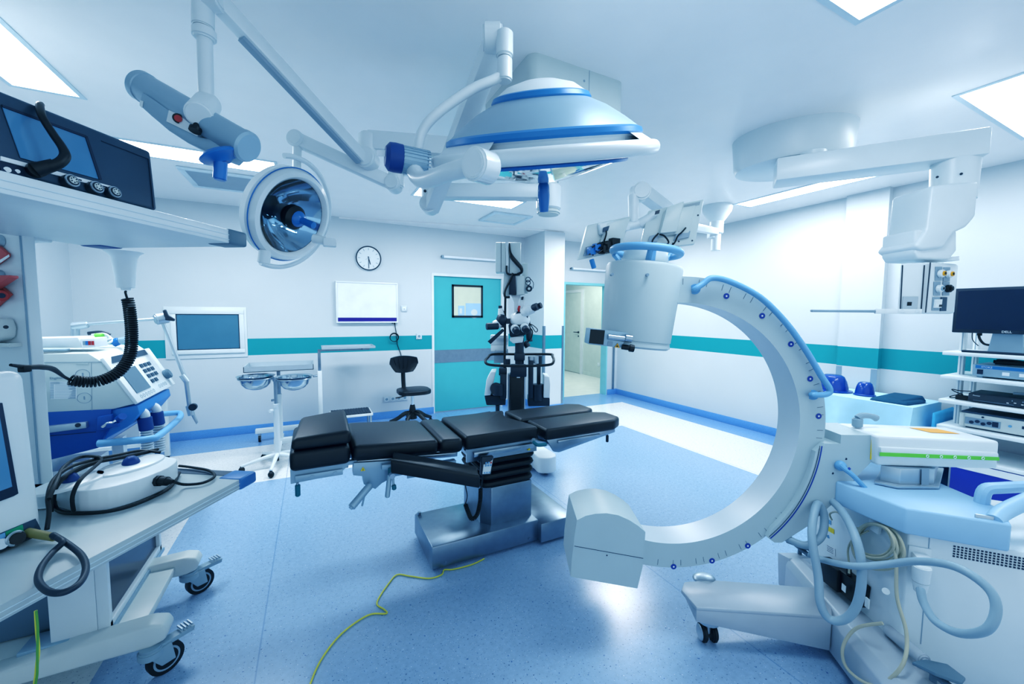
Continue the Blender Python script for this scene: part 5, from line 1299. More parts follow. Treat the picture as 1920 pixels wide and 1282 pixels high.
b.tube([UY(176, 634, y3), UY(200, 637, y3), UY(212, 636, y3), UY(206, 642, y3-.03), UY(185, 647, y3-.03)], .008, 8, smooth=6, m=0); b.tube([UY(172, 628, y3+.05), UY(195, 626, y3+.05), UY(208, 634, y3+.05), UY(214, 642, y3)], .008, 8, smooth=6, m=0)
b.tube([UY(165, 625, y3+.1), UY(190, 623, y3+.1), UY(206, 628, y3+.1)], .012, 8, smooth=5, m=1)
part('tubes', b, ['white', 'charcoal'], T)
b = MB(); b.cyl(UY(178, 631, y3-.02), UY(194, 631, y3-.02), .022, bevel=.003); part('connector', b, 'green', T, 'green connector')
b = MB(); b.cyl(UY(184, 642, y3-.04), UY(197, 641, y3-.04), .018, bevel=.003); b.cyl(UY(212, 643, y3), UY(224, 639, y3), .028, .024, bevel=.003, m=0); b.cyl(UY(224, 639, y3), UY(236, 637, y3), .022, m=1); part('connector', b, ['blue_plastic', 'grey_silver'], T, 'blue connectors')
b = MB(); b.prism([V((-1.75, 3.40, zt+.012)), V((-1.75, 3.40, zt+.03)), V((-1.52, 3.40, zt+.03)), V((-1.52, 3.40, zt+.012))], V((0, .2, 0)), bevel=.002); 
solo('folder', b, 'navy', 'dark blue folder lying behind the module on the anaesthesia machine', 'folder')
# small side table behind the machine
T = thing('side_table', 'white tubular side table behind the blue handle of the anaesthesia machine', 'side table', (-1.5, 4.9, 0))
b = MB(); b.mm(-2.1, -1.35, 4.55, 5.2, .83, .86, bevel=.004); part('table_top', b, 'grey', T)
for x, y in ((-1.37, 4.57), (-1.37, 5.18), (-2.08, 4.57), (-2.08, 5.18)):
    b = MB(); b.mm(x-.02, x+.02, y-.02, y+.02, .02, .83, m=0); b.cyl((x, y, 0), (x, y, .03), .016, m=1); part('leg', b, ['white', 'charcoal'], T)
b = MB(); b.mm(-2.08, -1.37, 4.56, 4.59, .3, .33); b.mm(-1.385, -1.355, 4.57, 5.18, .3, .33); part('lower_rail', b, 'white', T)

# ------------------------------------------------------------------ things on the back wall
yB = YB
b = MB()
wx0, wx1, wz0, wz1 = -1.50, -.715, .955, 1.56
W1 = solo('window_1', MB().mm(wx0, wx1, yB-.012, yB, wz0, wz1, bevel=.004), 'white', kind='structure')
b = MB(); g0, g1, h0, h1 = -1.39, -.79, 1.06, 1.475
for a in ((g0-.05, g1+.05, h0-.05, h0), (g0-.05, g1+.05, h1, h1+.05), (g0-.05, g0, h0, h1), (g1, g1+.05, h0, h1)): b.mm(a[0], a[1], yB-.032, yB-.01, a[2], a[3], bevel=.005)
part('window_frame', b, 'white', W1)
b = MB(); b.mm(g0, g1, yB-.02, yB-.014, h0, h1, m=0)
for a in ((g0, g1, h0, h0+.008), (g0, g1, h1-.008, h1), (g0, g0+.008, h0, h1), (g1-.008, g1, h0, h1)): b.mm(a[0], a[1], yB-.024, yB-.013, a[2], a[3], m=1)
part('pane', b, ['screen_hatch', 'charcoal'], W1)
# clock
cc = V((.708, yB, 2.243))
T = thing('wall_clock', 'round white wall clock with a black rim above the x-ray viewer', 'clock', cc)
b = MB(); b.lathe([(0, .004), (.155, .004), (.165, .02), (.165, .03), (.155, .032), (.15, .022), (0, .022)], cc, -Y, 56, ms=[0, 0, 1, 1, 1, 0]); part('case', b, ['white_gloss', 'charcoal'], T)
b = MB()
for i in range(12):
    a = i*PI/6; d = X*math.sin(a)+Z*math.cos(a); b.box(cc-Y*.0235+d*.123, (.006, .001, .03), (d.cross(Y), Y, d))
part('hour_marks', b, 'grey', T)
def hand(a, l, w, o): 
    d = X*math.sin(a)+Z*math.cos(a); b = MB(); b.box(cc-Y*o+d*(l/2-.012), (w, .001, l+.024), (d.cross(Y), Y, d)); return b
part('hour_hand', hand(math.radians(165), .085, .010, .026), 'ink', T); part('minute_hand', hand(math.radians(180), .135, .007, .028), 'ink', T); part('second_hand', hand(math.radians(245), .05, .003, .03), 'grey', T)
# x-ray viewer
x0, x1, z0, z1 = .285, 1.085, 1.365, 1.92
T = thing('xray_viewer', 'white wall x-ray viewer panel with a purple strip along its bottom', 'x-ray viewer', (.685, yB, z0))
b = MB(); w_ = .02
for a in ((x0, x1, z0, z0+w_), (x0, x1, z1-w_, z1), (x0, x0+w_, z0+w_, z1-w_), (x1-w_, x1, z0+w_, z1-w_)): b.mm(a[0], a[1], yB-.055, yB, a[2], a[3], bevel=.004)
part('frame', b, 'white_gloss', T)
part('light_panel', MB().mm(x0+w_, x1-w_, yB-.045, yB-.01, z0+.072, z1-w_), 'lightbox', T)
part('film_strip', MB().mm(x0+w_, x1-w_, yB-.047, yB-.01, z0+w_, z0+.072), 'purple', T)
b = MB(); cxp = [(1.045, 1.362), (1.05, 1.30), (1.062, 1.22), (1.068, 1.15), (1.075, 1.06), (1.10, .98), (1.125, .90), (1.145, .75), (1.155, .55), (1.16, .32)]
b.tube([V((x, yB-.014, z)) for x, z in cxp], .005, 6, smooth=5)
for i in range(3): b.torus((1.03, yB-.03-i*.006, 1.155+i*.003), Y, .055+.003*i, .0045, 28, 6)
b.cyl((1.04, yB-.02, 1.37), (1.04, yB-.02, 1.345), .012); b.cyl((1.01, yB-.02, 1.37), (1.01, yB-.02, 1.352), .008)
part('power_lead', b, 'black', T)
def plate(name, label, cat, x, z, w=.085, h=.085, kind='sw', grp=None):
    T = thing(name, label, cat, (x, yB, z-h/2), grp)
    part('plate', MB().mm(x-w/2, x+w/2, yB-.012, yB, z-h/2, z+h/2, bevel=.004), 'plate', T)
    n_ = max(1, round(w/.085))
    for i in range(n_):
        xx = x-w/2+w/n_*(i+.5); b = MB()
        if kind == 'sw': b.mm(xx-.027, xx+.027, yB-.016, yB-.01, z-.027, z+.027, bevel=.003, m=0); b.cyl((xx, yB-.0165, z-.005), (xx, yB-.015, z-.005), .008, m=1, seg=12); part('rocker', b, ['white_gloss', 'grey'], T)
        else:
            b.lathe([(.022, 0), (.030, 0), (.030, .004), (.022, .004)], (xx, yB-.0125, z), -Y, 20, m=0); b.cyl((xx, yB-.0135, z), (xx, yB-.012, z), .022, m=1, seg=16); b.box((xx-.008, yB-.014, z), (.006, .003, .006), m=2); b.box((xx+.008, yB-.014, z), (.006, .003, .006), m=2); part('socket', b, ['white_gloss', 'grey_silver', 'charcoal'], T)
plate('light_switch', 'single white light switch right of the x-ray viewer', 'light switch', 1.178, 1.565)
plate('wall_socket', 'single white wall socket on the teal stripe left of the teal door', 'socket', 1.388, 1.165, kind='so')
plate('socket_strip', 'strip of four white wall sockets low on the wall behind the stool', 'socket strip', 1.045, .278, .34, .08, kind='so')
def tube_lamp(x0, x1, z, label):
    T = thing('tube_lamp', label, 'wall lamp', ((x0+x1)/2, yB, z-.03), 'tube lamps above the doors')
    b = MB(); b.mm(x0, x1, yB-.03, yB+.002, z-.015, z+.015, bevel=.004); part('batten', b, 'white', T)
    b = MB(); b.cyl((x0+.03, yB-.05, z), (x1-.03, yB-.05, z), .018); part('tube', b, 'lightbox', T)
    b = MB(); b.cyl((x0, yB-.05, z), (x0+.03, yB-.05, z), .022); b.mm(x0, x0+.03, yB-.05, yB-.02, z-.012, z+.012); part('end_cap', b, 'grey', T)
    b = MB(); b.cyl((x1-.03, yB-.05, z), (x1, yB-.05, z), .022); b.mm(x1-.03, x1, yB-.05, yB-.02, z-.012, z+.012); part('end_cap', b, 'grey', T)
tube_lamp(1.72, 2.72, 2.335, 'long tube lamp on the wall above the teal door')
tube_lamp(4.02, 4.96, 2.29, 'long tube lamp on the wall above the open doorway')

# ------------------------------------------------------------------ stands along the back wall
def small_castor(par, x, y, r=.04):
    b = MB(); b.tube([V((x-.012, y, r)), V((x+.012, y, r))], r, 24, m=0); b.cyl((x-.014, y, r), (x+.014, y, r), r*.62, m=1); b.cyl((x, y+.0, r*1.9), (x, y, r*2.3), .018, m=1); b.box((x, y, r*1.9), (.035, .03, .02), m=1, bevel=.003); b.box((x+.016, y, r*1.45), (.004, .02, r*1.1), m=1); b.box((x-.016, y, r*1.45), (.004, .02, r*1.1), m=1)
    return part('castor', b, ['black_rubber', 'alu'], par)
# double basin stand
bx, by = -.335, 4.42
T = thing('basin_stand', 'white five-foot stand holding two steel basins side by side', 'basin stand', (bx, by, 0))
b = MB(); b.cyl((bx, by, .10), (bx, by, .60), .026, m=0); b.cyl((bx, by, .58), (bx, by, .62), .030, bevel=.004, m=0); b.cyl((bx-.03, by-.03, .56), (bx-.05, by-.05, .56), .016, m=0); part('post', b, 'white', T)
b = MB(); b.cyl((bx, by, .60), (bx, by, .86), .014); b.cyl((bx, by, .84), (bx, by, .875), .022); part('inner_post', b, 'steel', T)
b = MB()
for rc in (-.185, .185):
    pc = V((bx, by, .868))+R*rc; b.torus(pc, Z, .145, .007, 36, 8)
b.cyl(V((bx, by, .86))-R*.045, V((bx, by, .86))+R*.045, .009)
part('basin_ring', b, 'steel', T)
b = MB()
for i in range(5):
    a = math.radians(-97+72*i); d = V((math.cos(a), math.sin(a), 0)); b.tube([V((bx, by, .125)), V((bx, by, .11))+d*.1, V((bx, by, .065))+d*.30], [.02, .018, .014], 10)
part('foot', b, 'white', T)
for i in range(5):
    a = math.radians(-97+72*i); d = V((math.cos(a), math.sin(a), 0)); p = V((bx, by, 0))+d*.295
    b = MB(); b.ell(p+Z*.03, .026, .026, .03); b.cyl(p+Z*.05, p+Z*.065, .012); part('castor', b, 'black_rubber', T)
for rc, nm in ((-.185, 'left-hand'), (.185, 'right-hand')):
    b = MB(); pc = V((bx, by, .862))+R*rc
    b.lathe([(0, -.105), (.05, -.103), (.09, -.085), (.12, -.05), (.134, .0), (.136, .018), (.162, .026), (.162, .029), (.134, .021), (.131, .0), (.117, -.048), (.088, -.081), (.05, -.098), (0, -.1)], pc, Z, 48)
    solo('basin', b, 'basin_steel', 'polished steel basin in the %s ring of the double basin stand' % ('left' if rc < 0 else 'right'), 'basin', 'basins on the stand')
# two instrument stands
def mayo(px, py, ztop, tx0, tx1, ty0, ty1, label, bx0, bx1, tray_mat, overhang):
    T = thing('instrument_stand', label, 'instrument stand', (px, py, 0), 'instrument stands at the back wall')
    zm = ztop-.28
    b = MB(); b.mm(px-.024, px+.024, py-.024, py+.024, .10, zm, bevel=.003); part('post', b, 'white', T)
    b = MB(); b.mm(px-.016, px+.016, py-.016, py+.016, zm, ztop-.02, bevel=.002); 
    if overhang: b.mm(px-.016, tx1-.05, py-.016, py+.012, ztop-.045, ztop-.022); b.mm(tx0+.2, tx0+.23, ty0+.03, ty1-.03, ztop-.03, ztop-.012); b.mm(tx1-.15, tx1-.12, ty0+.03, ty1-.03, ztop-.03, ztop-.012)
    else: b.mm(tx0+.03, tx1-.03, py-.012, py+.012, ztop-.03, ztop-.012)
    b.cyl((px-.03, py-.01, zm-.06), (px-.07, py-.03, zm-.06), .012)
    part('riser', b, 'brushed', T)
    b = MB(); b.mm(tx0, tx1, ty0, ty1, ztop-.012, ztop-.006)
    for a in ((tx0, tx1, ty0, ty0+.006), (tx0, tx1, ty1-.006, ty1), (tx0, tx0+.006, ty0, ty1), (tx1-.006, tx1, ty0, ty1)): b.mm(a[0], a[1], a[2], a[3], ztop-.012, ztop+(.045 if not overhang else .015))
    part('tray', b, tray_mat, T)
    b = MB(); b.mm(bx0, bx1, py-.03, py+.03, .10, .155, bevel=.006); b.mm(bx0+.03, bx0+.08, py-.28, py+.28, .09, .13, bevel=.005) if not overhang else b.mm(px-.03, px+.03, py-.3, py+.1, .10, .14, bevel=.005)
    part('base', b, 'white', T)
    cs = [(bx0+.05, py-.26), (bx0+.05, py+.26), (bx1-.02, py)] if not overhang else [(bx0+.04, py-.0), (bx1-.03, py), (px, py-.28)]
    for x, y in cs: small_castor(T, x, y)
    return T
mayo(-.335, 4.86, .915, -.62, .0, 4.66, 5.06, 'instrument stand with a raised-edge steel tray behind the two basins', -.40, .12, 'tray_steel', False)
mayo(.065, 5.36, 1.075, .09, .70, 5.2, 5.55, 'tall instrument stand with a flat cantilever tray under the x-ray viewer', -.62, .12, 'tray_steel', True)
# step
T = thing('step_stool', 'low white step with a dark ribbed tread against the back wall under the x-ray viewer', 'step', (.42, 5.45, 0))
b = MB(); b.mm(.165, .665, 5.27, 5.62, .195, .225, bevel=.004)
part('platform', b, 'white', T)
b = MB()
for x in (.19, .64):
    for y in (5.30, 5.59): b.cyl((x, y, 0), (x, y, .2), .014)
part('leg_frame', b, 'alu', T)
b = MB(); b.mm(.185, .645, 5.285, 5.605, .224, .232, m=0)
for i in range(14): b.mm(.19+i*.033, .203+i*.033, 5.29, 5.60, .231, .237, m=1)
part('tread', b, ['grille', 'charcoal'], T)
# stool
sx, sy = 1.17, 5.2
T = thing('operator_stool', 'black swivel stool with a curved backrest in front of the wall sockets', 'stool', (sx, sy, 0))
b = MB(); b.prism([(sx-.0+x, sy+y, .455) for x, y in rounded(.42, .40, .14, 8)], (0, 0, .055), bevel=.02, seg=3); part('seat', b, 'leather', T)
# backrest: curved pad seen from the front
b = MB(); vs = []; fs = []; n1, n2 = 10, 8
bxc, byc, bz0, bz1 = sx-.09, sy+.20, .70, .93
for s_ in (0, 1):
    for j in range(n2+1):
        for i in range(n1+1):
            u_ = i/n1*2-1; v_ = j/n2; hw = .17+.025*math.sin(v_*PI)-(.055*(1-v_)**2)
            zz = bz0+(bz1-bz0)*v_-.03*u_*u_*(1 if v_ > .5 else -1)*.7
            vs.append((bxc+u_*hw, byc-.06*u_*u_+.045*s_-.02*math.sin(v_*PI)*0, zz))
K_ = (n1+1)*(n2+1)
for j in range(n2):
    for i in range(n1):
        a = j*(n1+1)+i; fs.append((a, a+1, a+n1+2, a+n1+1)); fs.append((K_+a, K_+a+n1+1, K_+a+n1+2, K_+a+1))
for i in range(n1): fs.append((i, K_+i, K_+i+1, i+1)); t_ = n2*(n1+1)+i; fs.append((t_, t_+1, K_+t_+1, K_+t_))
for j in range(n2): a = j*(n1+1); fs.append((a, a+n1+1, K_+a+n1+1, K_+a)); a += n1; fs.append((a, K_+a, K_+a+n1+1, a+n1+1))
b.raw(vs, fs)
for i in range(-2, 3): b.tube([(bxc+i*.045, byc-.008, .76), (bxc+i*.055, byc-.018-.002*i*i, .84), (bxc+i*.065, byc-.012-.006*i*i, .90)], .003, 6, smooth=4)
part('backrest', b, 'leather', T)
b = MB(); b.tube([(sx-.06, sy+.10, .455), (sx-.08, sy+.20, .47), (sx-.085, sy+.235, .55), (sx-.09, sy+.24, .80)], .028, 10, smooth=5); b.cyl((sx-.1, sy-.1, .45), (sx-.26, sy-.15, .44), .008); part('back_stem', b, 'black', T)
b = MB(); b.cyl((sx-.02, sy, .25), (sx-.02, sy, .46), .018); part('gas_lift', b, 'chrome', T)
b = MB(); b.lathe([(.03, .30), (.04, .25), (.05, .18), (.06, .12), (0, .10)], (sx-.02, sy, 0), Z, 20)
for i in range(5):
    a = math.radians(20+72*i); d = V((math.cos(a), math.sin(a), 0)); b.tube([V((sx-.02, sy, .19)), V((sx-.02, sy, .19))+d*.09, V((sx-.02, sy, .12))+d*.2, V((sx-.02, sy, .085))+d*.29], [.028, .028, .025, .02], 8, smooth=4)
part('star_base', b, 'black', T)
for i in range(5):
    a = math.radians(20+72*i); p = V((sx-.02, sy, .032))+V((math.cos(a), math.sin(a), 0))*.285; b = MB(); b.cyl(p-X*.02, p+X*.02, .032, bevel=.004); b.cyl(p+Z*.02, p+Z*.07, .01); part('castor', b, 'black_rubber', T)

# ------------------------------------------------------------------ operating microscope
fm = 3.75
mb_ = Q(968, 780, fm); mx, my = mb_.x, mb_.y
T = thing('operating_microscope', 'tall white and black operating microscope on a floor stand in front of the pier', 'microscope', (mx, my, 0))
q = lambda x, y, o=0.: Q(x, y, fm+o)
b = MB()
foot = UZ(1025, 889, 0)
fp = [V((foot.x-.10, foot.y-.02, 0)), V((foot.x+.0, foot.y-.07, 0)), V((foot.x+.09, foot.y-.02, 0)), V((foot.x+.10, foot.y+.15, 0)), V((mx+.30, my+.30, 0)), V((mx+.1, my+.45, 0)), V((mx-.28, my+.30, 0)), V((mx-.22, my-.02, 0)), V((foot.x-.11, foot.y+.15, 0))]
b.prism([p+Z*.035 for p in catmull(fp, 4, True)], Z*.15, bevel=.03, seg=3); part('base', b, 'white', T)
for p in (V((foot.x, foot.y+.02, 0)), V((mx+.2, my+.3, 0)), V((mx-.2, my+.25, 0))):
    c_ = MB(); c_.cyl(p-X*.02+Z*.035, p+X*.02+Z*.035, .035, bevel=.005); part('castor', c_, 'black_rubber', T)
b = MB(); zb_ = .185; zc = q(970, 700).z
b.prism([V((mx, my, zb_))+R*a+F*c_ for a, c_ in rounded(.13, .16, .02)], Z*(zc-zb_), bevel=.004, m=0)
for s_ in (-1, 1): b.prism([V((mx, my, zb_))+R*a+F*c_+R*s_*.075 for a, c_ in rounded(.018, .10, .008)], Z*(zc-zb_), m=1)
b.box(q(972, 707, -.083), (.03, .004, .012), (R, F, Z), m=2)
part('column', b, ['black', 'alu', 'ink_white'], T)
b = MB(); b.box(q(972, 694), (.15, .2, .10), (R, F, Z), bevel=.01); b.cyl(q(974, 682), q(974, 632), .042); b.box(q(974, 668), (.10, .12, .07), (R, F, Z), bevel=.01); b.cyl(q(984, 640, .06), q(990, 650, .06), .03); b.cyl(q(993, 640, .1), q(988, 600, .1), .03)
part('column_head', b, 'charcoal', T)
b = MB()
bar = [q(910, 677, -.12), q(920, 684, -.16), q(974, 686, -.18), q(1028, 684, -.16), q(1038, 677, -.12), q(1036, 668, .0), q(1030, 664, .08), q(975, 664, .12), q(925, 664, .08), q(915, 670, .0)]
b.tube(bar, .0125, 10, smooth=5, closed=True); part('handle_bar', b, 'black', T)
# lower hoods left and right
for (pts, hood) in ((((908, 742), (912, 712), (920, 697), (930, 696), (926, 712), (920, 741)), -1), (((1020, 704), (1030, 706), (1032, 720), (1031, 746), (1019, 746)), 1)):
    b = MB(); b.prism([q(x, y, -.05) for x, y in pts], F*.2, bevel=.008, seg=3); part('hood', b, 'white', T)
b = MB()
b.prism([q(x, y, -.03) for x, y in ((908, 742), (948, 742), (948, 760), (912, 760))], F*.2, bevel=.01, m=0); b.cyl(q(934, 720, -.06), q(934, 740, -.06), .055, m=0); b.cyl(q(930, 728, -.1), q(930, 728, .1), .055, m=0)
b.box(q(944, 722), (.06, .14, .24), (R, F, Z), m=0, bevel=.01); b.box(q(943, 696), (.075, .10, .07), (R, F, Z), m=0, bevel=.01); b.cyl(q(933, 760, .0), q(933, 776, .0), .02, m=0); b.cyl(q(951, 673), q(951, 684), .03, m=0)
part('left_drive', b, ['charcoal'], T)
b = MB()
b.prism([q(x, y, -.03) for x, y in ((990, 746), (1031, 746), (1031, 762), (990, 762))], F*.2, bevel=.01); b.cyl(q(1008, 720), q(1008, 750), .055); b.box(q(995, 710), (.045, .1, .36), (R, F, Z), bevel=.006); b.box(q(1010, 700, .05), (.035, .06, .3), (R, F, Z), bevel=.006); b.cyl(q(1010, 667, .05), q(1010, 682, .05), .034)
part('right_drive', b, 'charcoal', T)
b = MB(); b.cyl(q(996, 668), q(996, 681), .03); b.cyl(q(1004, 668), q(1004, 681), .03); part('silver_drum', b, 'alu', T)
b = MB(); b.box(q(936, 652, .15), (.16, .1, .06), (R, F, Z), bevel=.005, m=0); b.box(q(936, 637, .15), (.17, .1, .10), (R, F, Z), bevel=.01, m=0)
for i in range(12): b.box(q(932+i*2.0, 637, .09), (.003, .004, .035), (R, F, Z), m=1)
b.box(q(940, 660, .15), (.13, .1, .06), (R, F, Z), m=1, bevel=.004); b.box(q(936, 672, .15), (.10, .08, .08), (R, F, Z), m=1)
part('light_source', b, ['white', 'grey'], T)
# upper arm: twin boxes, hub, mast
b = MB(); b.prism([q(x, y) for x, y in ((929, 454), (948, 454), (949, 510), (929, 510))], F*.16, bevel=.008, m=0); b.box(q(939.5, 482, -.001), (.004, .003, .28), (R, F, Z), m=1)
part('arm_box', b, ['cream', 'charcoal'], T)
b = MB(); b.prism([q(x, y) for x, y in ((952, 454), (977, 454), (976, 514), (953, 514))], F*.16, bevel=.008, m=0); b.box(q(955, 485, -.001), (.005, .003, .27), (R, F, Z), m=1)
part('arm_box', b, ['cream', 'charcoal'], T)
b = MB(); b.tube([q(955, 456, -.012), q(956, 472, -.03), q(960, 482, -.04), q(970, 494, -.04), q(977, 502, -.04), q(978, 510, -.03), q(970, 514, -.02)], [.006, .014, .02, .02, .018, .012, .012], 8, smooth=5)
b.tube([q(950, 498, -.01), q(951, 512, -.01), q(960, 515, -.02), q(975, 514, -.02)], .010, 8, smooth=4)
b.tube([q(962, 512, -.02), q(954, 530, -.02), q(947, 545, -.02), q(947, 556, -.02), q(956, 557, -.02)], .011, 8, smooth=5)
b.cyl(q(947.5, 556), q(946, 690), .011)
part('cable_loom', b, 'black', T)
b = MB(); b.prism([q(x, y, -.02) for x, y in ((957, 516), (967, 516), (968, 552), (954, 552), (955, 524))], F*.15, bevel=.006, m=0); b.prism([q(x, y, -.01) for x, y in ((968, 516), (983, 517), (984, 552), (968, 553))], F*.16, bevel=.008, m=1)
b.prism([q(x, y, .06) for x, y in ((945, 510), (956, 510), (956, 554), (948, 556), (942, 550))], F*.1, bevel=.006, m=1); b.prism([q(x, y, .08) for x, y in ((979, 494), (990, 493), (990, 550), (980, 550))], F*.12, bevel=.006, m=1)
b.cyl(q(992, 541, -.03), q(992, 541, .06), .030, m=0); b.cyl(q(992, 541, -.035), q(992, 541, -.03), .012, m=1)
for yy in (524, 530): b.torus(q(990, yy, -.0), F, .022, .004, 20, 6, m=0)
b.tube([q(993, 521, 0), q(1000, 530, 0), q(999, 541, 0)], .003, 6, smooth=5, m=0)
part('arm_hub', b, ['charcoal', 'cream'], T)
b = MB(); b.prism([q(x, y, .05) for x, y in ((958, 553), (977, 553), (972, 566), (973, 600), (964, 600), (964, 566))], F*.1, bevel=.005, m=0)
b.prism([q(x, y, .03) for x, y in ((976, 556), (986, 556), (980, 590), (974, 600), (970, 598))], F*.1, bevel=.005, m=0); b.prism([q(x, y, .02) for x, y in ((978, 556), (982, 556), (981, 562), (977, 562))], F*-.01, m=1)
b.tube([q(974, 574, -.0), q(972.5, 580, -.01), q(974, 588, .0)], [.012, .012, .008], 8, smooth=4, m=2)
part('mast', b, ['white', 'charcoal', 'red'], T)
# optics
b = MB(); c_ = q(972, 602)
b.ell(q(974, 600, .02), .10, .09, .085, (R, F, Z), m=0); b.prism([q(x, y, -.06) for x, y in ((958, 632), (982, 630), (980, 642), (962, 644), (955, 638))], F*.12, bevel=.008, m=0)
b.cyl(q(968, 587, -.02), q(990, 594, -.02), .02, m=1); b.ell(q(980, 590, .0), .065, .05, .016, (R, F, Z), m=1)
b.prism([q(x, y, -.06) for x, y in ((953, 608), (990, 606), (986, 628), (956, 632))], F*.13, bevel=.012, m=1)
part('optics_head', b, ['white', 'charcoal'], T)
for x, y in ((965, 615), (983, 613)):
    b = MB(); e0_, e1_ = q(x, y, -.05), q(x+4, y+7, -.15); b.cyl(e0_, e0_.lerp(e1_, .5), .04, m=0, bevel=.004); b.cyl(e0_.lerp(e1_, .45), e1_, .034, .030, m=1, bevel=.004); b.torus(e1_, e1_-e0_, .026, .005, 24, 6, m=1); part('eyepiece', b, ['white', 'charcoal'], T)
b = MB(); b.cyl(q(978, 588, -.02), q(1002, 577, -.04), .045, m=0, bevel=.01); b.cyl(q(996, 579, -.04), q(1008, 574, -.08), .034, m=1, bevel=.003); b.cyl(q(1004, 576, -.02), q(1015, 572, -.05), .028, m=1, bevel=.003); b.ell(q(988, 582, -.03), .05, .05, .05, (R, F, Z), m=0)
part('assistant_tube', b, ['white', 'charcoal'], T)
b = MB(); b.cyl(q(944, 602), q(926, 610, -.05), .042, m=0, bevel=.008); b.cyl(q(934, 611, -.06), q(912, 612, -.10), .032, m=1, bevel=.004); b.box(q(940, 602), (.08, .08, .12), (R, F, Z), m=1, bevel=.015); b.cyl(q(940, 592), q(938, 578), .034, .02, m=0); b.cyl(q(938, 578), q(938, 573), .018, m=1); b.ell(q(940, 600, -.03), .05, .05, .055, (R, F, Z), m=1)
b.prism([q(x, y, -.06) for x, y in ((942, 616), (946, 620), (920, 645), (914, 640))], F*.03, bevel=.003, m=1); b.box(q(950, 602), (.10, .05, .05), (R, F, Z), m=1)
part('camera_port', b, ['white', 'charcoal'], T)
b = MB(); b.tube([q(988, 605), q(1000, 610), q(1008, 618), q(1004, 622), q(996, 610), q(990, 604)], .004, 6, smooth=6); b.tube([q(990, 612), q(998, 620), q(996, 634), q(988, 642)], .006, 6, smooth=6); b.tube([q(985, 622), q(980, 635), q(984, 645)], .005, 6, smooth=5); b.tube([q(936, 575), q(944, 584), q(948, 594), q(952, 600)], .006, 6, smooth=5)
part('optics_cables', b, 'black', T)
# small foot pedal bow on the floor
b = MB(); p = [UZ(893, 782, .02), UZ(895, 776, .05), UZ(919, 772, .05), UZ(921, 778, .02)]
b.tube(p, .010, 8); b.prism([UZ(890, 781, 0), UZ(922, 776, 0), UZ(926, 784, 0), UZ(893, 790, 0)], Z*.02)
solo('floor_pedal', b, 'charcoal', 'dark floor pedal with a wire bow in front of the teal door', 'pedal')

# ------------------------------------------------------------------ equipment rack at the right
RX0, RX1, RY0, RY1 = 4.5, 5.02, .35, 1.29
T = thing('equipment_rack', 'white open shelf rack with posts carrying video equipment at the right wall', 'rack', ((RX0+RX1)/2, (RY0+RY1)/2, 0))
b = MB()
SH = [1.226, 1.036, .842, .634, .405]
for x in (RX0+.17, RX1-.06):
    for y in (RY1-.075, RY0+.05):
        b = MB(); b.mm(x, x+.05, y, y+.03, .05, 1.55, bevel=.003, m=0); b.mm(x+.02, x+.026, y+.03, y+.032, .1, 1.5, m=1); b.mm(x-.001, x, y+.012, y+.018, .1, 1.5, m=1); part('post', b, ['white', 'grey'], T)
for i, z in enumerate(SH):
    b = MB(); b.mm(RX0, RX1, RY0, RY1, z-.03, z, bevel=.004); part('shelf', b, 'white', T)
b = MB(); b.mm(RX0-.0, RX1-.02, RY0+.02, RY1-.1, .10, .372, bevel=.006, m=0); b.mm(RX0-.004, RX0, RY0+.03, RY1-.11, .32, .37, m=1); b.mm(RX0-.006, RX0, .8, .804, .33, .36, m=2)
part('blue_locker', b, ['royal_blue', 'white', 'grey'], T)
for y in (RY0+.06, RY1-.06):
    for x in (RX0+.06, RX1-.05): b = MB(); b.cyl((x-.015, y, .04), (x+.015, y, .04), .04, bevel=.004); b.cyl((x, y, .05), (x, y, .10), .012); part('castor', b, 'black_rubber', T)
xm = RX0+.055
T = thing('rack_monitor', 'black flat monitor with maker lettering on the top shelf of the right rack', 'monitor', (xm+.1, 1.0, SH[0]))
gx = lambda px, py, x=xm: UX(px, py, x)
tl, bl = gx(1793, 541), gx(1782, 624)
mz0, mz1 = bl.z+.005, tl.z; my1 = (tl.y+bl.y)/2; my0 = 2*gx(1891, 600).y-my1
b = MB(); b.mm(xm, xm+.045, my0, my1, mz0, mz1, bevel=.006); part('casing', b, 'charcoal', T)
part('screen', MB().mm(xm-.001, xm+.001, my0+.02, my1-.02, mz0+.028, mz1-.02), 'screen_dark', T)
mcY = (my0+my1)/2
b = MB(); b.text('DELL', (xm-.0005, mcY+.028, mz0+.008), -Y, Z, .022); part('lettering', b, 'ink_white', T)
b = MB(); b.hexa([(xm+.05, mcY-.07, SH[0]+.012), (xm+.05, mcY+.10, SH[0]+.012), (xm+.05, mcY+.075, mz0+.05), (xm+.05, mcY-.06, mz0+.05), (xm+.08, mcY-.07, SH[0]+.012), (xm+.08, mcY+.10, SH[0]+.012), (xm+.08, mcY+.075, mz0+.05), (xm+.08, mcY-.06, mz0+.05)]); b.mm(xm+.01, xm+.2, mcY-.12, mcY+.14, SH[0]+.001, SH[0]+.012, bevel=.004); part('stand', b, 'grey_silver', T)
b = MB(); b.tube([(xm+.06, mcY+.15, mz0+.04), (xm+.055, mcY+.15, mz0-.03), (xm+.06, mcY+.125, SH[0]+.07), (xm+.06, mcY+.09, SH[0]+.06)], .008, 8, smooth=5); b.cyl((xm+.06, mcY+.15, mz0+.04), (xm+.06, mcY+.15, mz0-.02), .014); b.tube([(xm+.07, mcY+.19, mz0+.04), (xm+.06, mcY+.185, mz0-.05), (xm+.06, mcY+.15, SH[0]+.05)], .003, 6, smooth=5); part('lead', b, 'black', T)
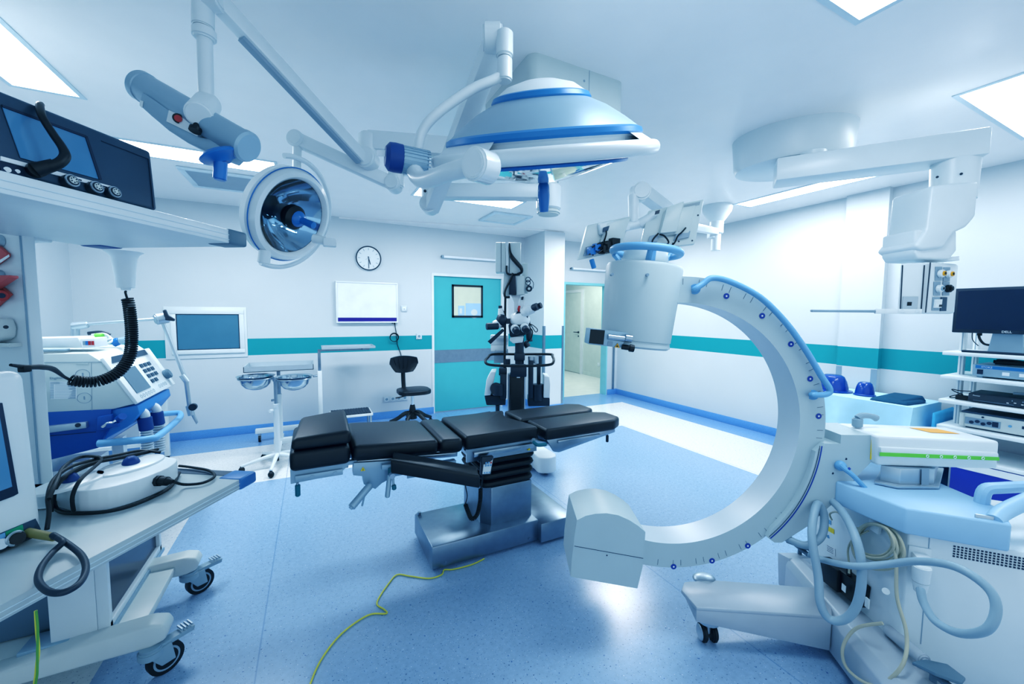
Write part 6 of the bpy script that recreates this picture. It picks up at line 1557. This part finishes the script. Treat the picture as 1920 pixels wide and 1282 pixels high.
solo('keyboard', MB().mm(RX0+.005, xm-.005, mcY-.35, mcY+.21, SH[0]+.001, SH[0]+.018, bevel=.004), 'charcoal', 'black keyboard lying in front of the monitor on the right rack', 'keyboard')
# light source box
xb = RX0+.06; y1 = 1.135
T = thing('camera_controller', 'grey video processor box with a blue header on the second rack shelf', 'video processor', (xb+.15, y1-.25, SH[1]))
z0 = SH[1]+.012
b = MB(); b.mm(xb, xb+.33, y1-.62, y1, z0, z0+.088, bevel=.004, m=0); b.mm(xb+.02, xb+.05, y1-.05, y1-.02, SH[1]+.001, z0+.002, m=0); b.mm(xb+.02, xb+.05, y1-.6, y1-.57, SH[1]+.001, z0+.002, m=0); part('casing', b, 'grey_silver', T)
b = MB(); b.mm(xb-.002, xb, y1-.60, y1-.015, z0+.06, z0+.084, m=0); b.mm(xb-.003, xb, y1-.055, y1-.025, z0+.015, z0+.052, m=1); b.mm(xb-.003, xb, y1-.40, y1-.34, z0+.02, z0+.036, m=1)
for k_ in (.15, .23, .28): b.mm(xb-.003, xb, y1-k_-.035, y1-k_, z0+.02, z0+.045, m=2)
b.mm(xb-.003, xb, y1-.30, y1-.265, z0+.045, z0+.05, m=3); b.text('STORZ', (xb-.0025, y1-.045, z0+.066), -Y, Z, .018, m=2)
part('front_panel', b, ['blue_band', 'ink', 'ink_white', 'mint'], T)
b = MB(); zt = z0+.1
b.tube([(xb+.05, y1-.1, zt+.01), (xb+.06, y1-.2, zt+.012), (xb+.05, y1-.33, zt+.02), (xb+.07, y1-.5, zt+.012)], .016, 8, smooth=5); b.tube([(xb+.04, y1-.28, zt+.02), (xb+.05, y1-.18, zt+.035), (xb+.05, y1-.11, zt+.03), (xb+.05, y1-.14, zt+.02), (xb+.06, y1-.25, zt+.02)], .006, 8, smooth=6); b.tube([(xb+.1, y1-.08, zt+.012), (xb+.12, y1-.25, zt+.012), (xb+.1, y1-.4, zt+.012)], .013, 8, smooth=5); b.tube([(xb+.06, y1-.33, zt+.03), (xb+.1, y1-.32, zt+.03), (xb+.12, y1-.31, SH[0]-.05)], .012, 8, smooth=4)
solo('cable_bundle', b, 'black', 'bundle of black cables lying on the grey video processor in the rack', 'cables')
T = thing('video_recorder', 'flat black recorder with small white lettering on the third rack shelf', 'recorder', (xb+.1, y1-.3, SH[2]))
y2 = 1.145; z0 = SH[2]+.006
b = MB(); b.hexa([(xb-.01, y2, z0), (xb-.01, y2-.62, z0), (xb+.005, y2-.62, z0+.062), (xb+.005, y2, z0+.062), (xb+.26, y2, z0), (xb+.26, y2-.62, z0), (xb+.26, y2-.62, z0+.066), (xb+.26, y2, z0+.066)], bevel=.003); part('casing', b, 'charcoal', T)
b = MB(); b.text('Pioneer', (xb-.003, y2-.025, z0+.044), -Y, Z, .012, m=0)
for i in range(9): b.box((xb-.006, y2-.2-.034*i, z0+.022+(i % 2)*.006), (.002, .011, .005), m=0)
for i in range(5): b.box((xb-.006, y2-.22-.05*i, z0+.042), (.002, .004, .008), m=1)
b.box((xb-.0085, y2-.13, z0+.012), (.002, .2, .0015), m=1)
part('front_panel', b, ['ink_white', 'grey'], T)
b = MB(); b.mm(xb+.02, xb+.08, y2+.006, y2+.075, SH[2]+.001, SH[2]+.035, bevel=.004); b.tube([(xb+.05, y2+.04, SH[2]+.04), (xb+.05, y2+.09, SH[2]+.06), (xb+.04, y2+.1, SH[2]+.075), (xb+.05, y2+.06, SH[2]+.07), (xb+.05, y2+.0, SH[2]+.075)], .004, 6, smooth=5); b.tube([(xb+.05, y2+.06, SH[2]+.04), (xb+.03, y2+.1, SH[2]+.02), (xb+.05, y2+.11, SH[2]+.006), (xb+.08, y2+.09, SH[2]+.008)], .004, 6, smooth=5)
solo('power_adapter', b, 'black', 'small black power adapter with looped lead left of the black recorder', 'adapter')
b = MB(); b.tube([(xb+.1, y2-.2, z0+.085), (xb+.12, y2-.28, z0+.085), (xb+.1, y2-.42, z0+.085), (xb+.13, y2-.5, z0+.085), (xb+.12, y2-.3, z0+.095)], .011, 8, smooth=6)
solo('white_cable', b, 'hose', 'pale cable coiled on top of the black recorder in the rack', 'cable')
b = MB(); b.tube([(xb+.14, y2-.34, z0+.11), (xb+.16, y2-.34, z0+.14), (xb+.15, y2-.33, SH[1]-.055)], .010, 8, smooth=4); b.tube([(xb+.14, y2-.31, z0+.11), (xb+.15, y2-.30, SH[1]-.055)], .004, 6)
solo('hanging_cable', b, 'black', 'black cables hanging behind the recorder below the second rack shelf', 'cable')
T = thing('electro_generator', 'cream generator box with sockets and a rotary knob on the fourth rack shelf', 'generator', (xb+.1, .9, SH[3]))
y3 = 1.18; z0 = SH[3]+.012
b = MB(); b.mm(xb, xb+.34, y3-.66, y3, z0, z0+.105, bevel=.006, m=0); b.mm(xb+.005, xb+.34, y3-.66, y3-.004, z0+.105, z0+.118, m=1, bevel=.003)
b.cyl((xb-.0, y3-.012, z0+.002), (xb-.0, y3-.012, z0+.103), .014, m=0); b.mm(xb+.02, xb+.3, y3-.6, y3-.03, SH[3]+.001, z0, m=1)
part('casing', b, ['ivory', 'dark_grey'], T)
gp = ['grey', 'ink', 'pale_blue', 'mint']
b = MB(); b.mm(xb-.003, xb, y3-.21, y3-.03, z0+.022, z0+.075, m=0); b.mm(xb-.005, xb-.002, y3-.20, y3-.17, z0+.03, z0+.068, m=1)
for i in range(4): b.cyl((xb-.003, y3-.065-.03*i, z0+.04+(i % 2)*.012), (xb-.010, y3-.065-.03*i, z0+.04+(i % 2)*.012), .012, m=1, seg=12)
part('socket_panel', b, gp, T)
b = MB(); b.mm(xb-.003, xb, y3-.36, y3-.31, z0+.05, z0+.07, m=1); part('display', b, gp, T)
b = MB(); b.mm(xb-.003, xb, y3-.51, y3-.42, z0+.085, z0+.09, m=1)
for yy in (.255, .45): b.cyl((xb, y3-yy, z0+.055), (xb-.004, y3-yy, z0+.055), .009, m=2, seg=12)
part('indicator', b, gp, T)
b = MB(); b.cyl((xb, y3-.515, z0+.05), (xb-.02, y3-.515, z0+.05), .022, m=1, seg=20); part('rotary_knob', b, gp, T)
b = MB(); b.mm(xb-.004, xb, y3-.655, y3-.6, z0+.03, z0+.08, m=3); b.cyl((xb, y3-.12, z0+.09), (xb-.004, y3-.12, z0+.09), .007, m=1, seg=10)
part('power_switch', b, gp, T)

# ------------------------------------------------------------------ draped side table
T = thing('draped_table', 'small side table covered with a pale blue drape by the right wall pier', 'side table', (4.78, 1.9, 0))
tx0, tx1, ty0, ty1, tz = 4.46, 5.04, 1.42, 2.28, .74
b = MB(); b.mm(tx0+.015, tx1-.015, ty0+.015, ty1-.015, tz-.03, tz-.004); part('table_top', b, 'white', T)
for x in (tx0+.03, tx1-.03):
    for y in (ty0+.03, ty1-.03): b = MB(); b.mm(x-.015, x+.015, y-.015, y+.015, 0, tz-.03); part('leg', b, 'alu', T)
def drape(x0, x1, y0, y1, z, drop, seed, nm, mt, label, cat, flare=.07, lo=None):
    rnd = random.Random(seed); tb = MB(); n = 84; per = []
    w_, h_ = x1-x0, y1-y0; tot = 2*(w_+h_)
    for i in range(n):
        s_ = tot*i/n
        if s_ < h_: p, nn = (x0, y0+s_), (-1, 0)
        elif s_ < h_+w_: p, nn = (x0+s_-h_, y1), (0, 1)
        elif s_ < 2*h_+w_: p, nn = (x1, y1-(s_-h_-w_)), (1, 0)
        else: p, nn = (x1-(s_-2*h_-w_), y0), (0, -1)
        per.append((p, nn, s_))
    rows = []; K = 9
    for k_ in range(K+1):
        t = k_/K; row = []
        for (px_, py_), (nx, ny), s_ in per:
            wv = .5+.5*math.sin(s_*11+seed)+.4*math.sin(s_*23+1.3*seed)
            o_ = flare*t*(.25+.75*wv)+.006
            dr = drop*(1+.16*math.sin(s_*3.1+seed))
            if nx > 0: o_ = .002
            if ny < 0: o_ *= .4
            row.append((px_+nx*o_, py_+ny*o_, z-dr*t))
        rows.append(row)
    vs = [p for r_ in rows for p in r_]; fs = []
    for k_ in range(K):
        for i in range(n): j = (i+1) % n; fs.append((k_*n+i, k_*n+j, (k_+1)*n+j, (k_+1)*n+i))
    fs.append(tuple(range(n-1, -1, -1)))
    tb.raw(vs, fs); return solo(nm, tb, mt, label, cat, angle=70)
drape(tx0, tx1, ty0+.0, ty1, tz+.002, .46, 2, 'table_drape', 'drape_light', 'pale blue drape hanging over the side table at the right wall pier', 'drape', .11)
b = MB()
b.hexa([(tx0+.10, 1.315, tz-.05), (tx0+.10, 1.335, tz-.03), (tx1-.06, 1.335, tz-.02), (tx1-.06, 1.31, tz-.05), (tx0+.06, 1.305, .0), (tx0+.06, 1.335, .0), (tx1-.06, 1.335, .0), (tx1-.06, 1.305, .0)], bevel=.006)
solo('blue_bag', b, 'drape', 'saturated blue sheet hanging between the draped table and the rack', 'sheet')
def bowl(c, r, h, sx, sy, label, brim):
    T = thing('blue_bowl', label, 'bowl', c, 'blue plastic bowls on the draped table')
    b = MB(); b.lathe([(r*1.0, .0), (r*.97, h*.25), (r*.86, h*.62), (r*.70, h*.9), (r*.5, h), (0, h*1.0)], c, Z, 40, sx=sx, sy=sy); part('bowl', b, 'bowl_blue', T)
    b = MB(); b.lathe([(r*.98, .014), (r*brim, .006), (r*brim, .0), (r*.9, .0)], c, Z, 40, sx=sx, sy=sy); part('rim', b, 'bowl_blue', T)
bowl(V((4.72, 2.12, tz+.006)), .125, .16, 1, 1.05, 'larger upturned blue bowl with a wide rim on the draped table', 1.25)
bowl(V((4.72, 1.855, tz+.006)), .075, .125, 1, 1, 'smaller upturned blue bowl beside the folded dark cloth', 1.12)
b = MB(); b.hexa([(4.50, 1.50, tz+.005), (4.50, 1.74, tz+.005), (4.86, 1.72, tz+.005), (4.86, 1.46, tz+.005), (4.53, 1.53, tz+.035), (4.52, 1.72, tz+.03), (4.84, 1.68, tz+.055), (4.83, 1.48, tz+.06)], bevel=.012, seg=3); b.hexa([(4.505, 1.47, tz+.005), (4.50, 1.56, tz+.005), (4.8, 1.5, tz+.005), (4.8, 1.44, tz+.005), (4.52, 1.49, tz+.03), (4.52, 1.54, tz+.03), (4.78, 1.5, tz+.03), (4.78, 1.46, tz+.03)], bevel=.01)
solo('folded_cloth', b, 'cloth_teal', 'folded dark teal cloth on the draped table right of the blue bowls', 'cloth')
